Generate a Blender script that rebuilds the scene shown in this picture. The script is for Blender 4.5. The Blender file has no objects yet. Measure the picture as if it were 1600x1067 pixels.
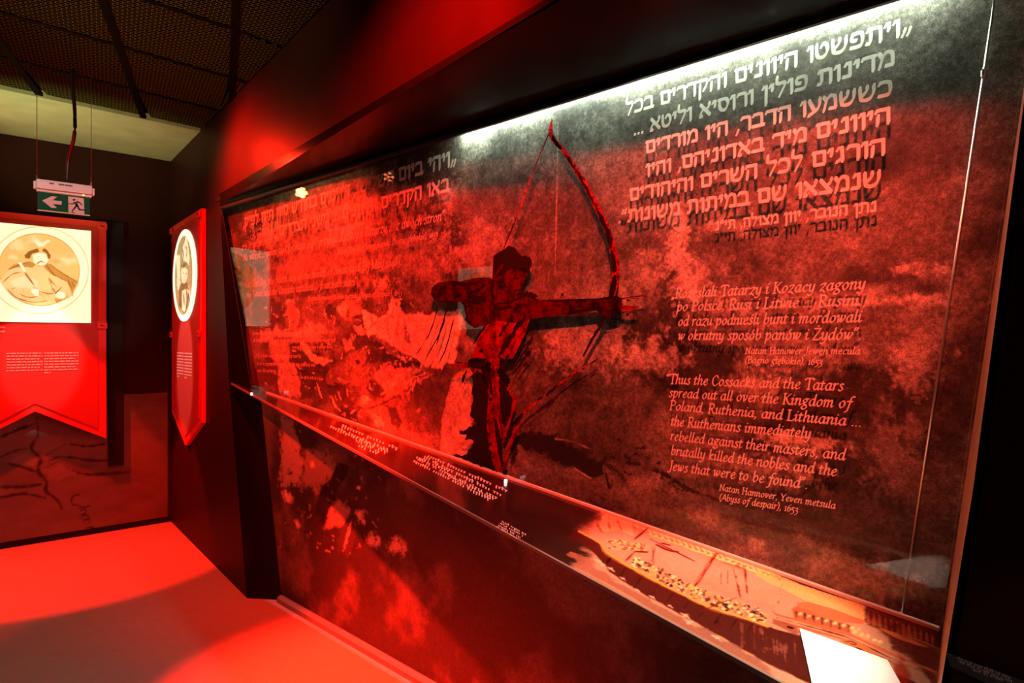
import bpy, bmesh, math, random
import numpy as np
from mathutils import Vector, Matrix
random.seed(7)
sc = bpy.context.scene
COL = sc.collection

# ------------------------------------------------------------------ camera, world, exposure
FPX = 981.0                      # focal length in pixels of the 1600 px wide frame
YAW = math.atan2(811.0, 981.0)   # the long wall runs along +Y
EYE = np.array([0.0, 0.0, 1.6])
cam = bpy.data.objects.new('camera', bpy.data.cameras.new('camera'))
COL.objects.link(cam); sc.camera = cam
cam.data.sensor_width = 36.0; cam.data.lens = 36.0 * FPX / 1600.0
cam.data.clip_start = 0.05
cam.location = EYE; cam.rotation_euler = (math.pi / 2, 0, -YAW)
w = bpy.data.worlds.new('world'); sc.world = w; w.use_nodes = True
w.node_tree.nodes['Background'].inputs[0].default_value = (1.0, 0.16, 0.10, 1)
w.node_tree.nodes['Background'].inputs[1].default_value = 0.0015
sc.view_settings.view_transform = 'Standard'; sc.view_settings.look = 'None'
sc.view_settings.exposure = 0.0; sc.view_settings.gamma = 1.0
sc.view_settings.use_curve_mapping = False

RED = (1.0, 0.011, 0.003)
def spot(name, loc, aim, power, size, blend=0.5, color=RED, radius=0.03):
    l = bpy.data.lights.new(name, 'SPOT'); l.energy = power; l.color = color
    l.spot_size = math.radians(size); l.spot_blend = blend; l.shadow_soft_size = radius
    o = bpy.data.objects.new(name, l); COL.objects.link(o); o.location = loc
    o.rotation_euler = (Vector(aim) - Vector(loc)).to_track_quat('-Z', 'Y').to_euler()
    return o

# mural spots on the near track
spot('mural_spot', (.57, .98, 3.1), (1.60, 2.85, 1.70), 880, 62, .8, radius=.05)
spot('mural_spot', (.25, .14, 3.1), (1.70, 1.18, 1.74), 1000, 48, .85, color=(1, .050, .026), radius=.05)
spot('mural_spot', (-.27, 2.6, 3.1), (1.45, 3.45, 1.80), 980, 40, .8, color=(1, .016, .005), radius=.04)
# floor pools
spot('floor_spot', (.35, 3.3, 3.12), (1.32, 2.62, 0), 6600, 38, 1.0)
spot('floor_spot', (.0, 5.55, 3.0), (.42, 5.70, 0), 800, 45, .15)
spot('floor_spot', (-.27, 5.80, 3.02), (-.5, 5.2, 0), 300, 40, .8)
# wash on the wall above the case
spot('wall_spot', (.80, 4.25, 2.84), (1.22, 4.22, 2.62), 150, 150, .8)
spot('wall_spot', (.35, 1.35, 3.0), (1.22, 1.75, 2.92), 170, 56, 1.0)
# shelf lamp, and added lamps for banners, sign, ceiling, paper and label
spot('banner_fill', (.25, 4.1, 3.1), (.26, 6.12, 1.55), 60, 30, .6)  # added red lamp; the banner itself looks lit from behind
spot('banner_fill', (-.6, 5.3, 3.1), (1.18, 5.53, 1.45), 85, 34, .6)  # added red lamp on the pointed banner
spot('banner_fill', (.30, 4.7, 3.12), (.29, 6.12, 1.53), 150, 15.5, .25, color=(1, .80, .66))  # added lamp; its oval pool stands in for the banner's backlight
spot('banner_fill', (.0, 5.45, 3.1), (1.18, 5.53, 1.44), 210, 16, .25, color=(1, .80, .66))  # same added oval pool on the pointed banner
spot('sign_fill', (-.1, 2.4, 3.12), (.32, 4.5, 2.45), 110, 12, .4, color=(1, .56, .48))  # added lamp that gives the sign its pinkish front light
spot('soffit_fill', (-.55, 4.6, 2.1), (.55, 5.7, 3.2), 185, 60, 1.0, color=(.72, .92, .34))  # added uplight without a fixture, brightens the cream strip
spot('ceiling_fill', (-.9, 2.6, 2.3), (.75, 3.5, 3.2), 110, 62, 1.0, color=(.95, .78, .30))  # added uplight in mid-air that picks out the ceiling mesh
spot('shelf_spot', (1.56, .40, 2.35), (1.36, .92, .93), 165, 36, .5, color=(1, .66, .42))
spot('paper_fill', (1.0, .1, 2.4), (1.36, .60, .90), 50, 11, .5, color=(1, .86, .80))  # added narrow lamp that whitens the paper
spot('label_fill', (.7, -.3, 2.0), (1.22, .25, 1.03), 6, 16, .5, color=(1, .85, .8))  # added small lamp so the label print shows

# ------------------------------------------------------------------ geometry of the traced surfaces
Fv = np.array([math.sin(YAW), math.cos(YAW), 0.0]); Rv = np.array([math.cos(YAW), -math.sin(YAW), 0.0])
Uv = np.array([0, 0, 1.0])
def unit(a): a = np.asarray(a, float); return a / np.linalg.norm(a)
class Plane:
    """a real flat surface: origin o, axes s and t in metres, n towards the room"""
    def __init__(self, o, s, t, n): self.o, self.s, self.t, self.n = [np.asarray(a, float) for a in (o, s, t, n)]
    def trace(self, u, v):                       # where a point read off the photograph lies on it
        d = Fv + Rv * (u - 800) / FPX + Uv * (533.5 - v) / FPX
        k = np.dot(self.o - EYE, self.n) / np.dot(d, self.n)
        q = EYE + d * k - self.o
        A = np.stack([self.s, self.t], 1)
        return tuple(np.linalg.lstsq(A, q, rcond=None)[0])
    def at(self, s, t, off=0.0): return self.o + self.s * s + self.t * t + self.n * off
    def px(self, u, v, off=0.0): return self.at(*self.trace(u, v), off)
    def shifted(self, d): return Plane(self.o + self.n * d, self.s, self.t, self.n)
SD = unit([.1314, -.9913, 0]); ND = unit([-.9913, -.1314, 0])
GL = Plane([1.22, 4.645, 0], SD, Uv, ND)                 # front face of the glass
MU = GL.shifted(-.05)                                    # printed wall behind it
WX = Plane([1.22, 0, 0], [0, -1, 0], Uv, [-1, 0, 0])     # face of the long wall
D0 = GL.px(416, 614); D1 = GL.px(1468, 987)
SH = Plane(D0, unit(D1 - D0), ND, unit(np.cross(unit(D1 - D0), ND)))
if SH.n[2] < 0: SH.n = -SH.n
BK = Plane([0, 6.24, 0], [1, 0, 0], Uv, [0, -1, 0])      # back wall
B1 = Plane([0, 6.11, 0], [1, 0, 0], Uv, [0, -1, 0])      # face of the big banner
B2 = Plane([1.17, 0, 0], [0, -1, 0], Uv, [-1, 0, 0])     # face of the narrow-looking banner
SG = Plane([0, 4.5, 0], [1, 0, 0], Uv, [0, -1, 0])       # face of the exit sign
def azl(y): return 2.592 + .0152 * (y - 4.03)            # upper edge of the black hood on the wall

# ------------------------------------------------------------------ object helpers
def link(name, me, mat=None, parent=None):
    o = bpy.data.objects.new(name, me); COL.objects.link(o)
    if mat is not None and not me.materials: me.materials.append(mat)
    if parent is not None: o.parent = parent
    return o
def tag(o, label, cat, group=None):
    o['label'] = label; o['category'] = cat
    if group: o['group'] = group
    return o
def struct(o): o['kind'] = 'structure'; return o
def thing(name, label, cat, loc=(0, 0, 0), group=None):
    o = bpy.data.objects.new(name, None); COL.objects.link(o); o.location = loc
    return tag(o, label, cat, group)
def fix(o, root):                                       # parent a mesh written in world coordinates
    o.parent = root; o.matrix_parent_inverse = Matrix.Translation(-Vector(root.location)); return o
class MB:
    def __init__(self): self.v = []; self.f = []; self.smooth = False
    def face(self, pts):
        b = len(self.v); self.v += [tuple(map(float, p)) for p in pts]; self.f.append(tuple(range(b, b + len(pts))))
    def prism(self, pts, d):                            # polygon swept along the vector d
        pts = [np.asarray(p, float) for p in pts]; d = np.asarray(d, float); n = len(pts); b = len(self.v)
        self.v += [tuple(p) for p in pts] + [tuple(p + d) for p in pts]
        self.f.append(tuple(range(b, b + n))); self.f.append(tuple(range(b + 2 * n - 1, b + n - 1, -1)))
        for i in range(n):
            j = (i + 1) % n; self.f.append((b + i, b + n + i, b + n + j, b + j))
    def box(self, c, x, y, z):
        c, x, y, z = [np.asarray(a, float) for a in (c, x, y, z)]
        self.prism([c - x / 2 - y / 2 - z / 2, c + x / 2 - y / 2 - z / 2, c + x / 2 + y / 2 - z / 2, c - x / 2 + y / 2 - z / 2], z)
    def tube(self, pts, r, n=8):
        pts = [np.asarray(p, float) for p in pts]; rings = []
        for i, p in enumerate(pts):
            t = unit(pts[min(i + 1, len(pts) - 1)] - pts[max(i - 1, 0)])
            a = np.cross(t, [0, 0, 1.0]);
            if np.linalg.norm(a) < .05: a = np.cross(t, [1.0, 0, 0])
            a = unit(a); c = np.cross(t, a); rr = r[i] if hasattr(r, '__len__') else r
            b = len(self.v); rings.append(b)
            self.v += [tuple(p + rr * (a * math.cos(k * 2 * math.pi / n) + c * math.sin(k * 2 * math.pi / n))) for k in range(n)]
        for q, s in zip(rings, rings[1:]):
            for k in range(n): self.f.append((q + k, q + (k + 1) % n, s + (k + 1) % n, s + k))
        self.f.append(tuple(rings[0] + k for k in range(n))[::-1]); self.f.append(tuple(rings[-1] + k for k in range(n)))
    def disc(self, c, x, y, n=24):
        c, x, y = [np.asarray(a, float) for a in (c, x, y)]
        self.face([c + x * math.cos(k * 2 * math.pi / n) + y * math.sin(k * 2 * math.pi / n) for k in range(n)])
    def build(self, name, mat, root=None, bevel=0, smooth=False):
        me = bpy.data.meshes.new(name); me.from_pydata(self.v, [], self.f)
        bm = bmesh.new(); bm.from_mesh(me)
        if smooth or bevel: bmesh.ops.remove_doubles(bm, verts=bm.verts, dist=1e-5)
        if bevel: bmesh.ops.bevel(bm, geom=list(bm.edges), offset=bevel, segments=3, affect='EDGES', clamp_overlap=True)
        if bevel or smooth: bmesh.ops.recalc_face_normals(bm, faces=bm.faces)
        bm.to_mesh(me); bm.free()
        if smooth:
            for p in me.polygons: p.use_smooth = True
        o = link(name, me, mat)
        if root is not None: fix(o, root)
        return o

# ------------------------------------------------------------------ materials
def mat(name, col=(.5, .5, .5), rough=.5, spec=.5, metal=0.0, emit=None, es=0.0, noise=0.0, nscale=40.0, bump=0.0):
    m = bpy.data.materials.new(name); m.use_nodes = True; nt = m.node_tree; p = nt.nodes['Principled BSDF']
    p.inputs['Base Color'].default_value = (*col, 1); p.inputs['Roughness'].default_value = rough
    p.inputs['Specular IOR Level'].default_value = spec; p.inputs['Metallic'].default_value = metal
    if emit: p.inputs['Emission Color'].default_value = (*emit, 1); p.inputs['Emission Strength'].default_value = es
    if noise or bump:
        tc = nt.nodes.new('ShaderNodeTexCoord'); n = nt.nodes.new('ShaderNodeTexNoise')
        n.inputs['Scale'].default_value = nscale; n.inputs['Detail'].default_value = 6
        nt.links.new(tc.outputs['Object'], n.inputs['Vector'])
        if noise:
            r = nt.nodes.new('ShaderNodeMapRange'); r.inputs[1].default_value = .3; r.inputs[2].default_value = .7
            r.inputs[3].default_value = 1 - noise; r.inputs[4].default_value = 1 + noise
            x = nt.nodes.new('ShaderNodeMix'); x.data_type = 'RGBA'; x.blend_type = 'MULTIPLY'; x.inputs[0].default_value = 1
            x.inputs[6].default_value = (*col, 1)
            nt.links.new(n.outputs['Fac'], r.inputs[0]); nt.links.new(r.outputs[0], x.inputs[7]); nt.links.new(x.outputs[2], p.inputs['Base Color'])
        if bump:
            b = nt.nodes.new('ShaderNodeBump'); b.inputs['Strength'].default_value = bump; b.inputs['Distance'].default_value = .01
            nt.links.new(n.outputs['Fac'], b.inputs['Height']); nt.links.new(b.outputs[0], p.inputs['Normal'])
    return m
def paint_mat(name, rough=.6, spec=.3, emit=0.0, speck=0.0, sscale=420.0):
    """a print: the colours come from the mesh's own paint, with an optional fine grain"""
    m = bpy.data.materials.new(name); m.use_nodes = True; nt = m.node_tree; p = nt.nodes['Principled BSDF']
    a = nt.nodes.new('ShaderNodeAttribute'); a.attribute_name = 'paint'; out = a.outputs['Color']
    if speck:
        tc = nt.nodes.new('ShaderNodeTexCoord'); n = nt.nodes.new('ShaderNodeTexNoise')
        n.inputs['Scale'].default_value = sscale; n.inputs['Detail'].default_value = 3
        r = nt.nodes.new('ShaderNodeMapRange'); r.inputs[1].default_value = .36; r.inputs[2].default_value = .64
        r.inputs[3].default_value = 1 - speck; r.inputs[4].default_value = 1 + speck
        x = nt.nodes.new('ShaderNodeMix'); x.data_type = 'RGBA'; x.blend_type = 'MULTIPLY'; x.inputs[0].default_value = 1
        nt.links.new(tc.outputs['Object'], n.inputs['Vector']); nt.links.new(n.outputs['Fac'], r.inputs[0])
        nt.links.new(out, x.inputs[6]); nt.links.new(r.outputs[0], x.inputs[7]); out = x.outputs[2]
    nt.links.new(out, p.inputs['Base Color'])
    p.inputs['Roughness'].default_value = rough; p.inputs['Specular IOR Level'].default_value = spec
    if emit:
        nt.links.new(out, p.inputs['Emission Color']); p.inputs['Emission Strength'].default_value = emit
    return m
def glass_mat():
    m = bpy.data.materials.new('clear_glass'); m.use_nodes = True; nt = m.node_tree; nt.nodes.clear()
    o = nt.nodes.new('ShaderNodeOutputMaterial'); mx = nt.nodes.new('ShaderNodeMixShader')
    t = nt.nodes.new('ShaderNodeBsdfTransparent'); g = nt.nodes.new('ShaderNodeBsdfGlossy'); g.inputs['Roughness'].default_value = 0.0
    t.inputs[0].default_value = (.97, .985, .975, 1)
    lw = nt.nodes.new('ShaderNodeLayerWeight'); lw.inputs[0].default_value = .5
    pw = nt.nodes.new('ShaderNodeMath'); pw.operation = 'POWER'; pw.inputs[1].default_value = 5.0
    ma = nt.nodes.new('ShaderNodeMath'); ma.operation = 'MULTIPLY_ADD'; ma.inputs[1].default_value = .6; ma.inputs[2].default_value = .03
    nt.links.new(lw.outputs['Facing'], pw.inputs[0]); nt.links.new(pw.outputs[0], ma.inputs[0]); nt.links.new(ma.outputs[0], mx.inputs[0])
    nt.links.new(t.outputs[0], mx.inputs[1]); nt.links.new(g.outputs[0], mx.inputs[2]); nt.links.new(mx.outputs[0], o.inputs[0])
    return m
def vinyl_mat(name, col, k=.45, grain=0.0):
    """printed film: some light comes through from behind"""
    m = bpy.data.materials.new(name); m.use_nodes = True; nt = m.node_tree; nt.nodes.clear()
    o = nt.nodes.new('ShaderNodeOutputMaterial'); mx = nt.nodes.new('ShaderNodeMixShader'); mx.inputs[0].default_value = k
    d = nt.nodes.new('ShaderNodeBsdfDiffuse'); t = nt.nodes.new('ShaderNodeBsdfTranslucent')
    d.inputs[0].default_value = (*col, 1); t.inputs[0].default_value = (*col, 1)
    if grain:                                            # uneven ink
        tc = nt.nodes.new('ShaderNodeTexCoord'); n = nt.nodes.new('ShaderNodeTexNoise'); n.inputs['Scale'].default_value = grain; n.inputs['Detail'].default_value = 8
        n.inputs['Roughness'].default_value = .7
        r = nt.nodes.new('ShaderNodeValToRGB'); r.color_ramp.elements[0].position = .40; r.color_ramp.elements[1].position = .58
        r.color_ramp.elements[0].color = (col[0] * .12, col[1] * .3, col[2] * .3, 1); r.color_ramp.elements[1].color = (*col, 1)
        nt.links.new(tc.outputs['Object'], n.inputs['Vector']); nt.links.new(n.outputs['Fac'], r.inputs[0])
        nt.links.new(r.outputs[0], d.inputs[0]); nt.links.new(r.outputs[0], t.inputs[0])
    nt.links.new(d.outputs[0], mx.inputs[1]); nt.links.new(t.outputs[0], mx.inputs[2]); nt.links.new(mx.outputs[0], o.inputs[0])
    return m

# ------------------------------------------------------------------ painting on a grid in plane metres
def vnoise(S, T, f, seed):
    rs = np.random.RandomState(seed); G = rs.rand(256, 256)
    x = S * f; y = T * f; xi = np.floor(x).astype(int); yi = np.floor(y).astype(int); fx = x - xi; fy = y - yi
    fx = fx * fx * (3 - 2 * fx); fy = fy * fy * (3 - 2 * fy)
    g = lambda a, b: G[a % 256, b % 256]
    return (g(xi, yi) * (1 - fx) + g(xi + 1, yi) * fx) * (1 - fy) + (g(xi, yi + 1) * (1 - fx) + g(xi + 1, yi + 1) * fx) * fy
def fbm(S, T, f, seed, o=4):
    a = 0; k = .5; tot = 0
    for i in range(o): a = a + k * vnoise(S, T, f, seed + i); tot += k; k *= .55; f *= 2.1
    return a / tot
def sstep(a, b, x): x = np.clip((x - a) / (b - a + 1e-9), 0, 1); return x * x * (3 - 2 * x)
class Paint:
    def __init__(self, plane, s, t, base):
        self.p = plane; self.sa = np.asarray(s); self.ta = np.asarray(t)
        self.S, self.T = np.meshgrid(self.sa, self.ta)
        self.C = np.zeros(self.S.shape + (3,)); self.C[:] = base
        self.N = fbm(self.S, self.T, 28, 3, 4) - .5; self.N2 = fbm(self.S, self.T, 110, 11, 2) - .5
        self.zo = (0, 0, 1)
    def zoom(self, ox, oy, sc): self.zo = (ox, oy, sc)
    def P(self, pts):
        ox, oy, k = self.zo; return np.array([self.p.trace(ox + x / k, oy + y / k) for x, y in pts])
    def sd(self, poly, pad):
        lo = poly.min(0) - pad; hi = poly.max(0) + pad
        i0, i1 = np.searchsorted(self.sa, [lo[0], hi[0]]); j0, j1 = np.searchsorted(self.ta, [lo[1], hi[1]])
        if i1 <= i0 or j1 <= j0: return None
        sl = (slice(j0, j1), slice(i0, i1)); X = self.S[sl]; Y = self.T[sl]
        ins = np.zeros(X.shape, bool); dm = np.full(X.shape, 1e9)
        for (x0, y0), (x1, y1) in zip(poly, np.roll(poly, -1, 0)):
            if y0 != y1: ins ^= ((y0 > Y) != (y1 > Y)) & (X < (x1 - x0) * (Y - y0) / (y1 - y0) + x0)
            dx, dy = x1 - x0, y1 - y0; q = dx * dx + dy * dy + 1e-12
            h = np.clip(((X - x0) * dx + (Y - y0) * dy) / q, 0, 1)
            dm = np.minimum(dm, (X - x0 - h * dx) ** 2 + (Y - y0 - h * dy) ** 2)
        return sl, np.where(ins, 1, -1) * np.sqrt(dm)
    def put(self, sl, m, col):
        col = np.array(col if hasattr(col, '__len__') else (col,) * 3); self.C[sl] = self.C[sl] * (1 - m[..., None]) + col * m[..., None]
    def poly(self, col, pts, soft=.004, rough=.02, a=1.0, fine=.0, raw=False):
        q = np.array(pts) if raw else self.P(pts)
        r = self.sd(q, soft + rough + fine)
        if r is None: return
        sl, d = r; d = d + self.N[sl] * rough * 2 + self.N2[sl] * fine * 2
        self.put(sl, a * sstep(-soft, soft, d), col)
    def stroke(self, col, pts, w, soft=.003, rough=.006, a=1.0, taper=.3, fine=.0):
        pts = smooth(pts, 4); n = len(pts); L = []; Rr = []
        for i, p in enumerate(pts):
            t = np.subtract(pts[min(i + 1, n - 1)], pts[max(i - 1, 0)]); t = t / (np.linalg.norm(t) + 1e-9)
            k = i / (n - 1); ww = w / 2 * min(1, taper + (1 - taper) * min(k, 1 - k) * 5)
            L.append((p[0] - t[1] * ww, p[1] + t[0] * ww)); Rr.append((p[0] + t[1] * ww, p[1] - t[0] * ww))
        self.poly(col, L + Rr[::-1], soft, rough, a, fine)
    def blob(self, col, c, rx, ry, a=.5, n=1.0):          # soft irregular patch, sizes in photo pixels
        q = self.P([c, (c[0] + rx, c[1]), (c[0], c[1] + ry)]); rs = abs(q[1] - q[0])[0]; rt = abs(q[2] - q[0])[1]
        d = np.sqrt(((self.S - q[0][0]) / rs) ** 2 + ((self.T - q[0][1]) / rt) ** 2) + self.N * 1.6 * n + self.N2 * .9 * n
        self.put((slice(None), slice(None)), a * (1 - sstep(.15, 1.15, d)), col)
    def build(self, name, mat, keep=None, root=None, off=0.0):
        H, W = self.S.shape
        V = self.p.o + self.S[..., None] * self.p.s + self.T[..., None] * self.p.t + off * self.p.n
        idx = np.arange(H * W).reshape(H, W)
        q = np.stack([idx[:-1, :-1], idx[:-1, 1:], idx[1:, 1:], idx[1:, :-1]], -1).reshape(-1, 4)
        if keep is not None:
            cs = (self.S[:-1, :-1] + self.S[1:, 1:]) / 2; ct = (self.T[:-1, :-1] + self.T[1:, 1:]) / 2
            kp = np.array(keep); ins = np.zeros(cs.shape, bool)
            for (x0, y0), (x1, y1) in zip(kp, np.roll(kp, -1, 0)):
                if y0 != y1: ins ^= ((y0 > ct) != (y1 > ct)) & (cs < (x1 - x0) * (ct - y0) / (y1 - y0) + x0)
            q = q[ins.ravel()]
        used = np.unique(q); rem = np.zeros(H * W, int); rem[used] = np.arange(len(used)); q = rem[q]
        V = V.reshape(-1, 3)[used]; Cc = np.clip(self.C.reshape(-1, 3)[used], 0, 1)
        nrm = np.cross(V[q[0, 1]] - V[q[0, 0]], V[q[0, 2]] - V[q[0, 0]])
        if np.dot(nrm, self.p.n) < 0: q = q[:, ::-1].copy()
        me = bpy.data.meshes.new(name); nv, nf = len(V), len(q)
        me.vertices.add(nv); me.vertices.foreach_set('co', V.astype(np.float32).ravel())
        me.loops.add(nf * 4); me.loops.foreach_set('vertex_index', q.astype(np.int32).ravel())
        me.polygons.add(nf); me.polygons.foreach_set('loop_start', (np.arange(nf) * 4).astype(np.int32))
        me.update(calc_edges=True)
        at = me.color_attributes.new('paint', 'FLOAT_COLOR', 'POINT')
        at.data.foreach_set('color', np.concatenate([Cc, np.ones((nv, 1))], 1).astype(np.float32).ravel())
        o = link(name, me, mat)
        if root is not None: fix(o, root)
        return o
def smooth(pts, k=4):
    pts = [np.asarray(p, float) for p in pts]
    if len(pts) < 3: return [pts[0] + (pts[-1] - pts[0]) * i / k for i in range(k + 1)]
    P = [2 * pts[0] - pts[1]] + pts + [2 * pts[-1] - pts[-2]]; out = []
    for i in range(1, len(P) - 2):
        p0, p1, p2, p3 = P[i - 1:i + 3]
        for j in range(k):
            t = j / k; out.append(.5 * (2 * p1 + (p2 - p0) * t + (2 * p0 - 5 * p1 + 4 * p2 - p3) * t * t + (3 * p1 - p0 - 3 * p2 + p3) * t ** 3))
    return out + [pts[-1]]

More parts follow.
